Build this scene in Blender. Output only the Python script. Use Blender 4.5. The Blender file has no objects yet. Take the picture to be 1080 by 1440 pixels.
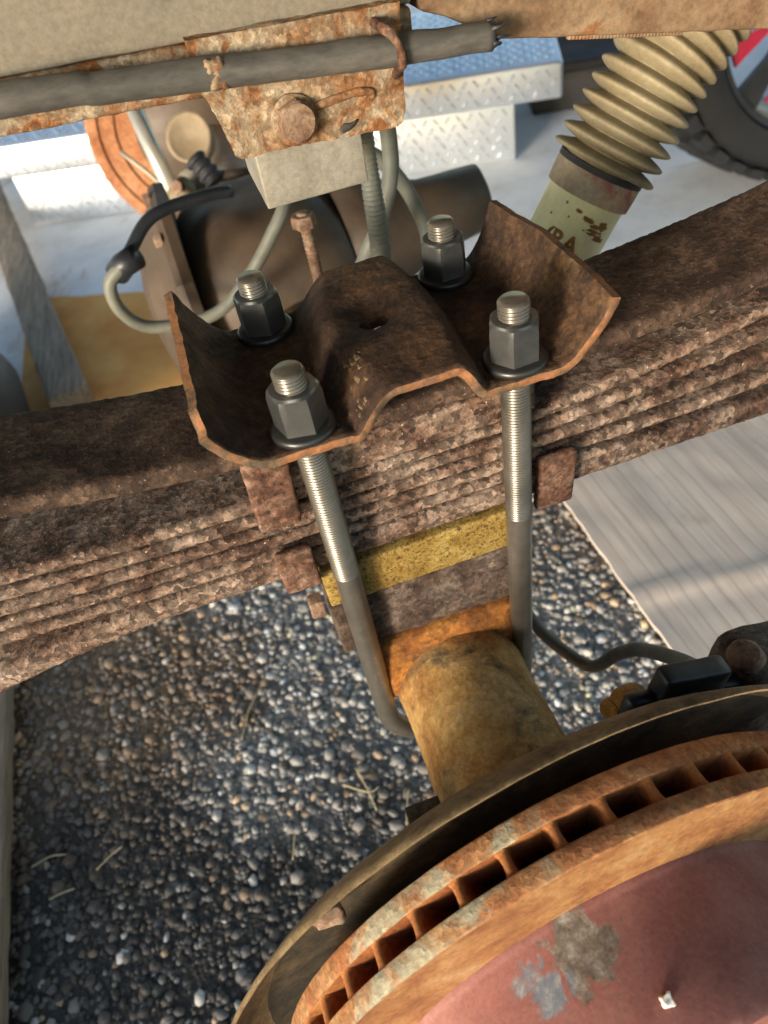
import bpy, bmesh, math, random
import numpy as np
from mathutils import Vector, Matrix, noise

PI = math.pi
R_ = math.radians
scene = bpy.context.scene
col = scene.collection
random.seed(7)
rng = np.random.default_rng(11)

# ------------------------------------------------------------------ camera
cam_data = bpy.data.cameras.new('camera')
cam = bpy.data.objects.new('camera', cam_data)
col.objects.link(cam)
cam.matrix_world = Matrix((
    (0.94203771, 0.31692966, -0.11009332, -0.07059774),
    (-0.30144320, 0.65546310, -0.69245948, -0.33085527),
    (-0.14729884, 0.68550982, 0.71300725, 0.21900350),
    (0, 0, 0, 1)))
cam_data.sensor_fit = 'VERTICAL'
cam_data.sensor_height = 24.0
cam_data.lens = 24.0 * 1030.0 / 1440.0
cam_data.clip_start = 0.01
cam_data.clip_end = 500
cam_data.dof.use_dof = True
cam_data.dof.focus_distance = 0.40
cam_data.dof.aperture_fstop = 6.0
scene.camera = cam

# ------------------------------------------------------------------ sky, sun, exposure
SUN_AZ = R_(50)      # how far the sun stands to the left of straight behind the camera
SUN_EL = R_(8)
sdir = Vector((-math.sin(SUN_AZ) * math.cos(SUN_EL), -math.cos(SUN_AZ) * math.cos(SUN_EL), math.sin(SUN_EL)))
world = bpy.data.worlds.new('World')
scene.world = world
world.use_nodes = True
wn = world.node_tree
bg = wn.nodes['Background']
sky = wn.nodes.new('ShaderNodeTexSky')
sky.sky_type = 'NISHITA'
sky.sun_disc = False
sky.sun_elevation = SUN_EL
sky.sun_rotation = math.atan2(sdir.x, sdir.y)
wn.links.new(sky.outputs[0], bg.inputs[0])
bg.inputs[1].default_value = 0.10
sun_data = bpy.data.lights.new('sun', 'SUN')
sun_data.energy = 1.5
sun_data.angle = R_(14)
sun_data.color = (1.0, 0.93, 0.82)
sun = bpy.data.objects.new('sun', sun_data)
sun.rotation_euler = (-sdir).to_track_quat('-Z', 'Y').to_euler()
sun.location = sdir * 6
col.objects.link(sun)
scene.view_settings.view_transform = 'Standard'
scene.view_settings.look = 'None'
scene.view_settings.gamma = 1
scene.view_settings.exposure = 1.9

GZ = -0.72           # ground height; the origin is the middle of the spring plate

# ------------------------------------------------------------------ material helpers
def mat_new(name):
    m = bpy.data.materials.new(name)
    m.use_nodes = True
    return m, m.node_tree.nodes, m.node_tree.links, m.node_tree.nodes['Principled BSDF']

def tex_noise(N, L, co, scale, detail=6, rough=0.6, dist=0.0):
    n = N.new('ShaderNodeTexNoise')
    n.inputs['Scale'].default_value = scale
    n.inputs['Detail'].default_value = detail
    n.inputs['Roughness'].default_value = rough
    n.inputs['Distortion'].default_value = dist
    L.new(co, n.inputs['Vector'])
    return n.outputs['Fac']

def ramp(N, L, fac, stops):
    r = N.new('ShaderNodeValToRGB')
    e = r.color_ramp.elements
    while len(e) > 1:
        e.remove(e[-1])
    e[0].position = stops[0][0]
    c = stops[0][1]
    e[0].color = (*c, 1) if not isinstance(c, (int, float)) else (c, c, c, 1)
    for pos, c in stops[1:]:
        k = e.new(pos)
        k.color = (*c, 1) if not isinstance(c, (int, float)) else (c, c, c, 1)
    L.new(fac, r.inputs[0])
    return r.outputs[0]

def mixc(N, L, fac, a, b, mode='MIX'):
    m = N.new('ShaderNodeMix')
    m.data_type = 'RGBA'
    m.blend_type = mode
    for s, v in ((0, fac), (6, a), (7, b)):
        if isinstance(v, (int, float)):
            m.inputs[s].default_value = v
        elif isinstance(v, tuple):
            m.inputs[s].default_value = (*v, 1)
        else:
            L.new(v, m.inputs[s])
    return m.outputs[2]

def coords(N, L, kind='Object', scale=(1, 1, 1)):
    t = N.new('ShaderNodeTexCoord')
    mp = N.new('ShaderNodeMapping')
    mp.inputs['Scale'].default_value = scale
    L.new(t.outputs[kind], mp.inputs[0])
    return mp.outputs[0]

def add_bump(N, L, bsdf, height, strength, dist, prev=None):
    b = N.new('ShaderNodeBump')
    b.inputs['Strength'].default_value = strength
    b.inputs['Distance'].default_value = dist
    L.new(height, b.inputs['Height'])
    if prev is not None:
        L.new(prev, b.inputs['Normal'])
    L.new(b.outputs[0], bsdf.inputs['Normal'])
    return b.outputs[0]

def rust(name, stops, scale=30, fine=260, bump=0.5, bdist=0.0012, rough=(0.65, 0.95), grain=0.45,
         patch=None, patch_scale=18, patch_at=(0.55, 0.62), stretch=(1, 1, 1), speck=None, metal=0.0, flake=0.0, flake_scale=300):
    """Scaled, pitted metal: broad colour drift, fine grain, patches with edges of their own, relief."""
    m, N, L, B = mat_new(name)
    co = coords(N, L, 'Object', stretch)
    n1 = tex_noise(N, L, co, scale, 9, 0.68, 0.4)
    c = ramp(N, L, n1, stops)
    n2 = tex_noise(N, L, co, fine, 5, 0.7)
    g = ramp(N, L, n2, [(0.28, 1.0 - grain), (0.5, 1.0), (0.75, 1.0 + grain)])
    c = mixc(N, L, 1.0, c, g, 'MULTIPLY')
    if patch is not None:
        pn = tex_noise(N, L, co, patch_scale, 10, 0.7, 0.8)
        pf = ramp(N, L, pn, [(patch_at[0], 0.0), (patch_at[1], 1.0)])
        pc = ramp(N, L, n2, [(0.3, tuple(v * 0.6 for v in patch)), (0.7, patch)])
        c = mixc(N, L, pf, c, pc)
    if speck is not None:
        sn = tex_noise(N, L, co, fine * 1.7, 2, 0.5)
        sf = ramp(N, L, sn, [(0.69, 0.0), (0.74, 1.0)])
        c = mixc(N, L, sf, c, speck)
    vd = None
    if flake:
        wv = N.new('ShaderNodeTexNoise'); wv.inputs['Scale'].default_value = flake_scale * .8; wv.inputs['Detail'].default_value = 3
        L.new(co, wv.inputs['Vector'])
        va = N.new('ShaderNodeVectorMath'); va.operation = 'MULTIPLY_ADD'
        L.new(wv.outputs['Color'], va.inputs[0]); va.inputs[1].default_value = (1.6 / flake_scale,) * 3; L.new(co, va.inputs[2])
        vo = N.new('ShaderNodeTexVoronoi'); vo.inputs['Scale'].default_value = flake_scale
        L.new(va.outputs[0], vo.inputs['Vector'])
        sp = N.new('ShaderNodeSeparateColor'); L.new(vo.outputs['Color'], sp.inputs[0])
        fc_ = ramp(N, L, sp.outputs[0], [(0.0, 1.0 - flake), (0.55, 1.0), (1.0, 1.0 + flake * 1.1)])
        c = mixc(N, L, 1.0, c, fc_, 'MULTIPLY')
        vd = mixc(N, L, 0.6, vo.outputs['Distance'], sp.outputs[0])
    L.new(c, B.inputs['Base Color'])
    rr = ramp(N, L, n1, [(0.3, rough[1]), (0.7, rough[0])])
    L.new(rr, B.inputs['Roughness'])
    B.inputs['Metallic'].default_value = metal
    B.inputs['Specular IOR Level'].default_value = 0.35
    nb = add_bump(N, L, B, n2, bump, bdist)
    if vd is not None:
        nb = add_bump(N, L, B, vd, 0.6, 0.0009, nb)
    n3 = tex_noise(N, L, co, fine * 0.3, 6, 0.65)
    add_bump(N, L, B, n3, bump * 0.6, bdist * 0.9, nb)
    return m

def plain(name, c1, c2, scale=20, rough=0.5, metal=0.0, bump=0.1, bdist=0.0006, fine=None, stretch=(1, 1, 1), spec=0.5):
    m, N, L, B = mat_new(name)
    co = coords(N, L, 'Object', stretch)
    n = tex_noise(N, L, co, scale, 7, 0.62)
    L.new(ramp(N, L, n, [(0.3, c1), (0.7, c2)]), B.inputs['Base Color'])
    L.new(ramp(N, L, n, [(0.3, min(1, rough * 1.2)), (0.7, rough * 0.85)]), B.inputs['Roughness'])
    B.inputs['Metallic'].default_value = metal
    B.inputs['Specular IOR Level'].default_value = spec
    f = tex_noise(N, L, co, fine or scale * 8, 5, 0.6)
    add_bump(N, L, B, f, bump, bdist)
    return m

M = {}
M['leaf'] = rust('rusty_leaf_steel', [(0.28, (0.028, 0.014, 0.009)), (0.42, (0.10, 0.055, 0.036)), (0.54, (0.19, 0.128, 0.092)), (0.70, (0.30, 0.225, 0.17))],
                 scale=34, fine=360, bump=0.7, bdist=0.0012, grain=0.6, speck=(0.50, 0.40, 0.30), flake=0.65, flake_scale=300)
M['leaf_top'] = rust('worn_top_leaf_steel', [(0.28, (0.018, 0.009, 0.006)), (0.46, (0.055, 0.031, 0.020)), (0.60, (0.11, 0.068, 0.044)), (0.75, (0.18, 0.12, 0.08))],
                 scale=26, fine=380, bump=0.5, bdist=0.0010, grain=0.5, flake=0.45, flake_scale=320, speck=(0.30, 0.23, 0.17))
M['clip'] = rust('rusty_clip_steel', [(0.30, (0.035, 0.015, 0.010)), (0.45, (0.10, 0.045, 0.027)), (0.57, (0.18, 0.10, 0.065)), (0.72, (0.27, 0.195, 0.14))],
                 scale=50, fine=380, bump=0.7, bdist=0.0012, grain=0.5, flake=0.4, flake_scale=360)
M['plate'] = rust('brown_rusty_plate', [(0.28, (0.012, 0.007, 0.005)), (0.44, (0.040, 0.021, 0.012)), (0.57, (0.080, 0.042, 0.021)), (0.72, (0.15, 0.075, 0.032))],
                 scale=30, fine=330, bump=0.6, bdist=0.0012, grain=0.5, patch=(0.14, 0.085, 0.036), patch_scale=16, patch_at=(0.60, 0.70), flake=0.3, flake_scale=260)
M['plate_edge'] = rust('orange_rusty_plate_edge', [(0.34, (0.055, 0.045, 0.036)), (0.44, (0.13, 0.085, 0.05)), (0.52, (0.29, 0.125, 0.05)), (0.60, (0.20, 0.105, 0.06)), (0.70, (0.17, 0.15, 0.125))],
                 scale=24, fine=300, bump=0.5, bdist=0.001, grain=0.4)
M['tube'] = rust('ochre_rusty_axle', [(0.30, (0.09, 0.038, 0.012)), (0.43, (0.26, 0.125, 0.035)), (0.54, (0.39, 0.23, 0.075)), (0.70, (0.47, 0.35, 0.17))],
                 scale=17, fine=260, bump=0.35, bdist=0.0008, grain=0.35, patch=(0.075, 0.068, 0.045), patch_scale=21, patch_at=(0.53, 0.66), flake=0.15, flake_scale=240)
M['saddle'] = rust('orange_rusty_casting', [(0.25, (0.12, 0.042, 0.012)), (0.45, (0.28, 0.105, 0.024)), (0.6, (0.40, 0.17, 0.035)), (0.75, (0.45, 0.25, 0.08))],
                 scale=34, fine=280, bump=0.5, bdist=0.001, grain=0.45, patch=(0.11, 0.05, 0.022), patch_scale=26, patch_at=(0.52, 0.64), flake=0.3, flake_scale=240)
M['yellow'] = rust('yellow_plated_block', [(0.28, (0.10, 0.055, 0.014)), (0.42, (0.25, 0.155, 0.035)), (0.56, (0.34, 0.235, 0.065)), (0.74, (0.43, 0.34, 0.14))],
                 scale=60, fine=520, bump=0.35, bdist=0.0006, grain=0.5, rough=(0.4, 0.65), patch=(0.10, 0.055, 0.02), patch_scale=420, patch_at=(0.50, 0.60))
M['spacer'] = rust('dark_flaking_steel', [(0.28, (0.03, 0.018, 0.012)), (0.45, (0.085, 0.055, 0.04)), (0.6, (0.15, 0.11, 0.085)), (0.75, (0.21, 0.165, 0.14))],
                 scale=45, fine=300, bump=0.8, bdist=0.0014, grain=0.5, flake=0.4, flake_scale=260)
M['rotor'] = rust('orange_rust_rotor', [(0.25, (0.11, 0.030, 0.010)), (0.42, (0.25, 0.078, 0.022)), (0.57, (0.36, 0.135, 0.036)), (0.73, (0.43, 0.22, 0.075))],
                 scale=26, fine=340, bump=0.45, bdist=0.0009, grain=0.4)
M['rotor_face'] = rust('swept_rust_rotor_face', [(0.28, (0.13, 0.048, 0.020)), (0.43, (0.25, 0.105, 0.040)), (0.56, (0.34, 0.17, 0.065)), (0.72, (0.42, 0.27, 0.13))],
                 scale=34, fine=300, bump=0.3, bdist=0.0007, grain=0.35, rough=(0.4, 0.7))
M['rotor_rim'] = rust('patchy_rotor_rim', [(0.25, (0.14, 0.05, 0.02)), (0.45, (0.30, 0.12, 0.045)), (0.6, (0.36, 0.19, 0.08)), (0.75, (0.42, 0.28, 0.15))],
                 scale=30, fine=320, bump=0.5, bdist=0.001, grain=0.4, patch=(0.42, 0.37, 0.25), patch_scale=14, patch_at=(0.53, 0.60), flake=0.25, flake_scale=300)
M['hat'] = rust('red_oxide_rotor_hat', [(0.25, (0.17, 0.065, 0.050)), (0.45, (0.25, 0.095, 0.075)), (0.6, (0.29, 0.125, 0.10)), (0.75, (0.35, 0.17, 0.14))],
                 scale=14, fine=420, bump=0.18, bdist=0.0005, grain=0.22, rough=(0.5, 0.72), patch=(0.27, 0.24, 0.19), patch_scale=13, patch_at=(0.70, 0.74))
def worn_spot(m, centre, radius, ca, cb):
    """Bare worn spot with a ragged outline of its own on a painted part."""
    N, L = m.node_tree.nodes, m.node_tree.links
    B = N['Principled BSDF']
    src = B.inputs['Base Color'].links[0].from_socket
    t = N.new('ShaderNodeTexCoord')
    d = N.new('ShaderNodeVectorMath'); d.operation = 'DISTANCE'; d.inputs[1].default_value = centre
    L.new(t.outputs['Object'], d.inputs[0])
    n = tex_noise(N, L, t.outputs['Object'], 55, 9, 0.70, 0.8)
    k = N.new('ShaderNodeMath'); k.operation = 'MULTIPLY_ADD'; k.inputs[1].default_value = -radius * 8.0
    L.new(n, k.inputs[0]); L.new(d.outputs['Value'], k.inputs[2])
    k2 = N.new('ShaderNodeMath'); k2.operation = 'ADD'; k2.inputs[1].default_value = radius * 2.6
    L.new(k.outputs[0], k2.inputs[0])
    f = ramp(N, L, k2.outputs[0], [(0.0, 1.0), (radius * 0.12, 0.0)])
    c = ramp(N, L, tex_noise(N, L, t.outputs['Object'], 150, 8, 0.75), [(0.32, ca), (0.5, cb), (0.70, (0.36, 0.34, 0.30))])
    L.new(mixc(N, L, f, src, c), B.inputs['Base Color'])
worn_spot(M['hat'], (-0.022, -0.010, 0.2905), 0.0092, (0.060, 0.050, 0.042), (0.17, 0.135, 0.10))
worn_spot(M['hat'], (-0.041, -0.017, 0.2845), 0.0060, (0.10, 0.11, 0.13), (0.16, 0.175, 0.20))
M['shield'] = rust('dark_dust_shield', [(0.25, (0.016, 0.013, 0.009)), (0.45, (0.045, 0.036, 0.024)), (0.6, (0.10, 0.07, 0.038)), (0.75, (0.17, 0.12, 0.06))],
                 scale=30, fine=300, bump=0.4, bdist=0.0009, grain=0.4)
M['shield_lip'] = rust('tan_rusty_shield_lip', [(0.25, (0.06, 0.04, 0.02)), (0.42, (0.17, 0.11, 0.055)), (0.58, (0.29, 0.20, 0.10)), (0.75, (0.34, 0.26, 0.15))],
                 scale=26, fine=320, bump=0.5, bdist=0.001, grain=0.4)
M['frame'] = rust('grey_frame_paint', [(0.25, (0.13, 0.115, 0.09)), (0.45, (0.21, 0.185, 0.145)), (0.6, (0.25, 0.22, 0.17)), (0.75, (0.30, 0.25, 0.19))],
                 scale=12, fine=320, bump=0.25, bdist=0.0008, grain=0.25, rough=(0.45, 0.7), patch=(0.23, 0.12, 0.055), patch_scale=9, patch_at=(0.56, 0.70))
M['frame_rust'] = rust('rusty_frame_right', [(0.28, (0.09, 0.05, 0.028)), (0.44, (0.19, 0.115, 0.065)), (0.58, (0.27, 0.185, 0.11)), (0.73, (0.36, 0.27, 0.17))],
                 scale=20, fine=300, bump=0.4, bdist=0.001, grain=0.35, patch=(0.30, 0.12, 0.045), patch_scale=20, patch_at=(0.60, 0.67))
M['bracket'] = rust('mottled_rusty_bracket', [(0.30, (0.085, 0.038, 0.018)), (0.42, (0.22, 0.10, 0.04)), (0.5, (0.27, 0.18, 0.105)), (0.6, (0.37, 0.30, 0.21)), (0.72, (0.27, 0.185, 0.115))],
                 scale=48, fine=380, bump=0.6, bdist=0.0013, grain=0.45, patch=(0.28, 0.11, 0.035), patch_scale=42, patch_at=(0.55, 0.62), flake=0.3, flake_scale=330)
M['block'] = rust('dull_alloy_block', [(0.25, (0.20, 0.185, 0.15)), (0.45, (0.30, 0.275, 0.225)), (0.6, (0.36, 0.335, 0.28)), (0.75, (0.42, 0.39, 0.33))],
                 scale=30, fine=420, bump=0.15, bdist=0.0005, grain=0.25, rough=(0.45, 0.65), metal=0.35)
M['pipe'] = rust('weathered_black_pipe', [(0.25, (0.045, 0.043, 0.040)), (0.45, (0.085, 0.082, 0.075)), (0.6, (0.13, 0.12, 0.105)), (0.75, (0.23, 0.19, 0.14))],
                 scale=24, fine=300, bump=0.3, bdist=0.0008, grain=0.3, rough=(0.4, 0.65), stretch=(0.35, 1, 1), patch=(0.30, 0.24, 0.17), patch_scale=26, patch_at=(0.62, 0.70))
M['bolt'] = plain('oiled_grey_bolt', (0.12, 0.108, 0.09), (0.26, 0.24, 0.205), scale=30, rough=0.30, metal=0.65, bump=0.15, bdist=0.0003)
M['nut'] = plain('black_oxide_nut', (0.12, 0.123, 0.12), (0.24, 0.242, 0.235), scale=55, rough=0.38, metal=0.85, bump=0.12, bdist=0.0003)
M['washer'] = plain('black_washer', (0.040, 0.041, 0.041), (0.085, 0.086, 0.083), scale=60, rough=0.38, metal=0.7)
M['rust_bolt'] = rust('rusted_bolt_head', [(0.3, (0.10, 0.05, 0.03)), (0.5, (0.23, 0.14, 0.09)), (0.7, (0.36, 0.27, 0.19))], scale=60, fine=420, bump=0.7, bdist=0.001)
M['orange_bolt'] = rust('orange_bolt', [(0.3, (0.20, 0.08, 0.015)), (0.5, (0.38, 0.18, 0.035)), (0.7, (0.46, 0.27, 0.08))], scale=50, fine=420, bump=0.5, bdist=0.0008)
M['rubber'] = plain('black_rubber', (0.012, 0.013, 0.015), (0.035, 0.036, 0.040), scale=18, rough=0.6, bump=0.3)
M['black'] = plain('black_plastic', (0.012, 0.014, 0.018), (0.026, 0.028, 0.034), scale=30, rough=0.42, bump=0.15)
M['hose'] = plain('grey_green_hose', (0.10, 0.105, 0.085), (0.19, 0.195, 0.16), scale=30, rough=0.55, bump=0.15)
M['cable'] = plain('dusty_grey_cable', (0.085, 0.08, 0.065), (0.21, 0.19, 0.155), scale=26, rough=0.65, bump=0.25)
M['boot'] = rust('beige_rubber_boot', [(0.25, (0.15, 0.12, 0.07)), (0.45, (0.25, 0.205, 0.125)), (0.6, (0.30, 0.255, 0.16)), (0.75, (0.36, 0.31, 0.21))],
                 scale=20, fine=320, bump=0.15, bdist=0.0005, grain=0.2, rough=(0.55, 0.75), patch=(0.28, 0.10, 0.075), patch_scale=9, patch_at=(0.64, 0.70))
M['shock'] = rust('cream_enamel_shock', [(0.25, (0.72, 0.72, 0.36)), (0.5, (0.78, 0.78, 0.48)), (0.75, (0.80, 0.80, 0.60))],
                 scale=12, fine=300, bump=0.08, bdist=0.0004, grain=0.08, rough=(0.3, 0.5), patch=(0.28, 0.12, 0.03), patch_scale=38, patch_at=(0.66, 0.69))
M['shock_rust'] = rust('rust_stain', [(0.3, (0.16, 0.07, 0.02)), (0.6, (0.30, 0.15, 0.045)), (0.75, (0.42, 0.27, 0.10))], scale=90, fine=420, bump=0.4, bdist=0.0006)
M['collar'] = rust('dusty_red_collar', [(0.3, (0.26, 0.20, 0.15)), (0.5, (0.38, 0.32, 0.23)), (0.62, (0.28, 0.11, 0.085)), (0.75, (0.33, 0.15, 0.12))], scale=26, fine=300, bump=0.15, bdist=0.0005, grain=0.2)
M['diff'] = plain('greasy_brown_casting', (0.040, 0.027, 0.018), (0.115, 0.078, 0.050), scale=9, rough=0.6, bump=0.4, bdist=0.001, fine=160)
M['diff_light'] = plain('dusty_tan_casting', (0.17, 0.125, 0.075), (0.32, 0.25, 0.16), scale=14, rough=0.65, bump=0.3, bdist=0.001, fine=160)
M['far_rotor'] = rust('far_orange_rotor', [(0.25, (0.22, 0.075, 0.03)), (0.5, (0.40, 0.18, 0.085)), (0.75, (0.50, 0.30, 0.17))], scale=14, fine=160, bump=0.3, bdist=0.001)
M['bright'] = plain('bright_plated_rod', (0.50, 0.48, 0.42), (0.66, 0.63, 0.56), scale=20, rough=0.35, metal=0.6)
M['pale'] = plain('pale_cast_alloy', (0.25, 0.22, 0.16), (0.48, 0.43, 0.33), scale=22, rough=0.5, metal=0.2)
M['alu'] = plain('tread_plate_aluminium', (0.62, 0.66, 0.70), (0.74, 0.77, 0.80), scale=6, rough=0.36, metal=0.85, bump=0.06, fine=120)
M['alu_bar'] = plain('polished_tread_bar', (0.70, 0.74, 0.78), (0.82, 0.85, 0.88), scale=10, rough=0.24, metal=0.9)
M['tyre'] = plain('dusty_tyre_rubber', (0.007, 0.0075, 0.0085), (0.018, 0.019, 0.022), scale=9, rough=0.6, bump=0.3)
M['rim'] = plain('black_wheel_rim', (0.02, 0.018, 0.018), (0.05, 0.045, 0.045), scale=12, rough=0.4, metal=0.3)
M['red'] = plain('red_rim_accent', (0.60, 0.012, 0.05), (0.72, 0.025, 0.08), scale=12, rough=0.4)
M['wood'] = plain('weathered_board', (0.12, 0.09, 0.062), (0.30, 0.235, 0.17), scale=22, rough=0.85, bump=0.6, bdist=0.002, stretch=(6, 0.5, 6))
M['brown_box'] = plain('brown_cardboard_box', (0.16, 0.085, 0.045), (0.25, 0.14, 0.075), scale=8, rough=0.85, bump=0.1)
M['dark_box'] = plain('dark_crate_plastic', (0.012, 0.012, 0.013), (0.03, 0.028, 0.027), scale=8, rough=0.6)
M['under'] = plain('dusty_underbody_coat', (0.03, 0.028, 0.025), (0.07, 0.06, 0.05), scale=6, rough=0.8, bump=0.3)
M['straw'] = plain('dry_straw', (0.42, 0.33, 0.17), (0.60, 0.50, 0.30), scale=60, rough=0.7)
M['chip'] = plain('white_paint_chip', (0.68, 0.65, 0.58), (0.78, 0.76, 0.70), scale=60, rough=0.6)
M['dirt'] = rust('packed_dirt_crumbs', [(0.3, (0.08, 0.05, 0.022)), (0.5, (0.15, 0.10, 0.05)), (0.7, (0.27, 0.21, 0.13))], scale=120, fine=500, bump=0.6, bdist=0.001)

def ground_mat():
    m, N, L, B = mat_new('asphalt_binder')
    co = coords(N, L)
    n = tex_noise(N, L, co, 90, 8, 0.7)
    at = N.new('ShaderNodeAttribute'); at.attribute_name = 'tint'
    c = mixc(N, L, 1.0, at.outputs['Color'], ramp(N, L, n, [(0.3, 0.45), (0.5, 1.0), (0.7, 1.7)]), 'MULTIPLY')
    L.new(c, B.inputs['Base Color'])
    B.inputs['Roughness'].default_value = 0.75
    v = N.new('ShaderNodeTexVoronoi'); v.inputs['Scale'].default_value = 170
    L.new(co, v.inputs['Vector'])
    nb = add_bump(N, L, B, v.outputs['Distance'], 0.7, 0.004)
    add_bump(N, L, B, n, 0.6, 0.003, nb)
    return m
M['ground'] = ground_mat()

def stone_mat():
    m, N, L, B = mat_new('exposed_aggregate')
    a = N.new('ShaderNodeAttribute'); a.attribute_name = 'tint'
    co = coords(N, L)
    n = tex_noise(N, L, co, 500, 4, 0.6)
    g = ramp(N, L, n, [(0.25, 0.55), (0.5, 0.95), (0.75, 1.3)])
    c = mixc(N, L, 1.0, a.outputs['Color'], g, 'MULTIPLY')
    L.new(c, B.inputs['Base Color'])
    B.inputs['Roughness'].default_value = 0.72
    add_bump(N, L, B, n, 0.5, 0.001)
    return m
M['stone'] = stone_mat()

def apron_mat():
    m, N, L, B = mat_new('pale_concrete')
    co = coords(N, L)
    n = tex_noise(N, L, co, 7, 9, 0.65)
    c = ramp(N, L, n, [(0.3, (0.52, 0.52, 0.52)), (0.5, (0.64, 0.65, 0.66)), (0.7, (0.72, 0.73, 0.74))])
    n2 = tex_noise(N, L, co, 2.1, 6, 0.7, 1.0)
    c = mixc(N, L, ramp(N, L, n2, [(0.60, 0.0), (0.66, 0.6)]), c, (0.38, 0.30, 0.20))
    L.new(c, B.inputs['Base Color'])
    B.inputs['Roughness'].default_value = 0.8
    add_bump(N, L, B, tex_noise(N, L, co, 120, 6, 0.65), 0.5, 0.004)
    return m
M['apron'] = apron_mat()

def cardboard_mat(name, a, b, c3):
    m, N, L, B = mat_new(name)
    co = coords(N, L)
    w = N.new('ShaderNodeTexWave'); w.wave_type = 'BANDS'; w.bands_direction = 'X'
    w.inputs['Scale'].default_value = 13; w.inputs['Distortion'].default_value = 0.7
    w.inputs['Detail'].default_value = 1; w.inputs['Detail Scale'].default_value = 1.5
    L.new(co, w.inputs['Vector'])
    cs = coords(N, L, 'Object', (26, 1.6, 1))
    n = tex_noise(N, L, cs, 2.4, 8, 0.65)
    c = ramp(N, L, n, [(0.3, a), (0.52, b), (0.72, c3)])
    wf = ramp(N, L, w.outputs['Fac'], [(0.0, 0.70), (0.035, 1.0)])
    c = mixc(N, L, 1.0, c, wf, 'MULTIPLY')
    n2 = tex_noise(N, L, co, 9, 6, 0.6)
    c = mixc(N, L, ramp(N, L, n2, [(0.62, 0.0), (0.72, 0.5)]), c, (0.30, 0.20, 0.11))
    L.new(c, B.inputs['Base Color'])
    B.inputs['Roughness'].default_value = 0.8
    nb = add_bump(N, L, B, wf, 0.3, 0.001)
    add_bump(N, L, B, n, 0.3, 0.002, nb)
    return m
M['cardboard'] = cardboard_mat('pale_corrugated_cardboard', (0.54, 0.44, 0.365), (0.66, 0.555, 0.475), (0.73, 0.64, 0.56))
M['cardboard_o'] = plain('orange_brown_cardboard', (0.50, 0.18, 0.03), (0.72, 0.38, 0.09), scale=5, rough=0.8, bump=0.3, bdist=0.002, fine=40)

# ------------------------------------------------------------------ object helpers
def world_of(o):
    v = Vector((0, 0, 0))
    while o is not None:
        v += o.location
        o = o.parent
    return v

def link_mesh(name, verts, faces, mat, parent=None, smooth=True, loc=None, mats=None, midx=None, sharp=None):
    """One mesh object from world-space vertices; its origin is `loc` (top level) or its parent's."""
    base = world_of(parent) if parent is not None else Vector(loc or (0, 0, 0))
    me = bpy.data.meshes.new(name)
    b = (base.x, base.y, base.z)
    me.from_pydata([(v[0] - b[0], v[1] - b[1], v[2] - b[2]) for v in verts], [], faces)
    for mm in (mats or [mat]):
        me.materials.append(mm)
    if midx is not None:
        me.polygons.foreach_set('material_index', midx)
    if smooth:
        me.polygons.foreach_set('use_smooth', [True] * len(me.polygons))
        if sharp:
            me.set_sharp_from_angle(angle=R_(sharp))
    bm = bmesh.new(); bm.from_mesh(me)
    bmesh.ops.recalc_face_normals(bm, faces=bm.faces)
    bm.to_mesh(me); bm.free()
    me.update()
    o = bpy.data.objects.new(name, me)
    col.objects.link(o)
    if parent is not None:
        o.parent = parent
    else:
        o.location = base
    return o

def tag(o, label=None, cat=None, group=None, kind=None):
    if label: o['label'] = label
    if cat: o['category'] = cat
    if group: o['group'] = group
    if kind: o['kind'] = kind
    return o

def thing(name, label, cat, loc=(0, 0, 0), group=None):
    o = bpy.data.objects.new(name, None)
    o.empty_display_size = 0.02
    col.objects.link(o)
    o.location = loc
    return tag(o, label, cat, group)

def nz(p, s, k=0.0):
    return noise.noise(Vector((p[0] * s + k, p[1] * s + 3.1 * k, p[2] * s - k)))

def fbm(p, s, k=0.0):
    return nz(p, s, k) + 0.5 * nz(p, s * 2.1, k + 5) + 0.25 * nz(p, s * 4.3, k + 9)

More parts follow.
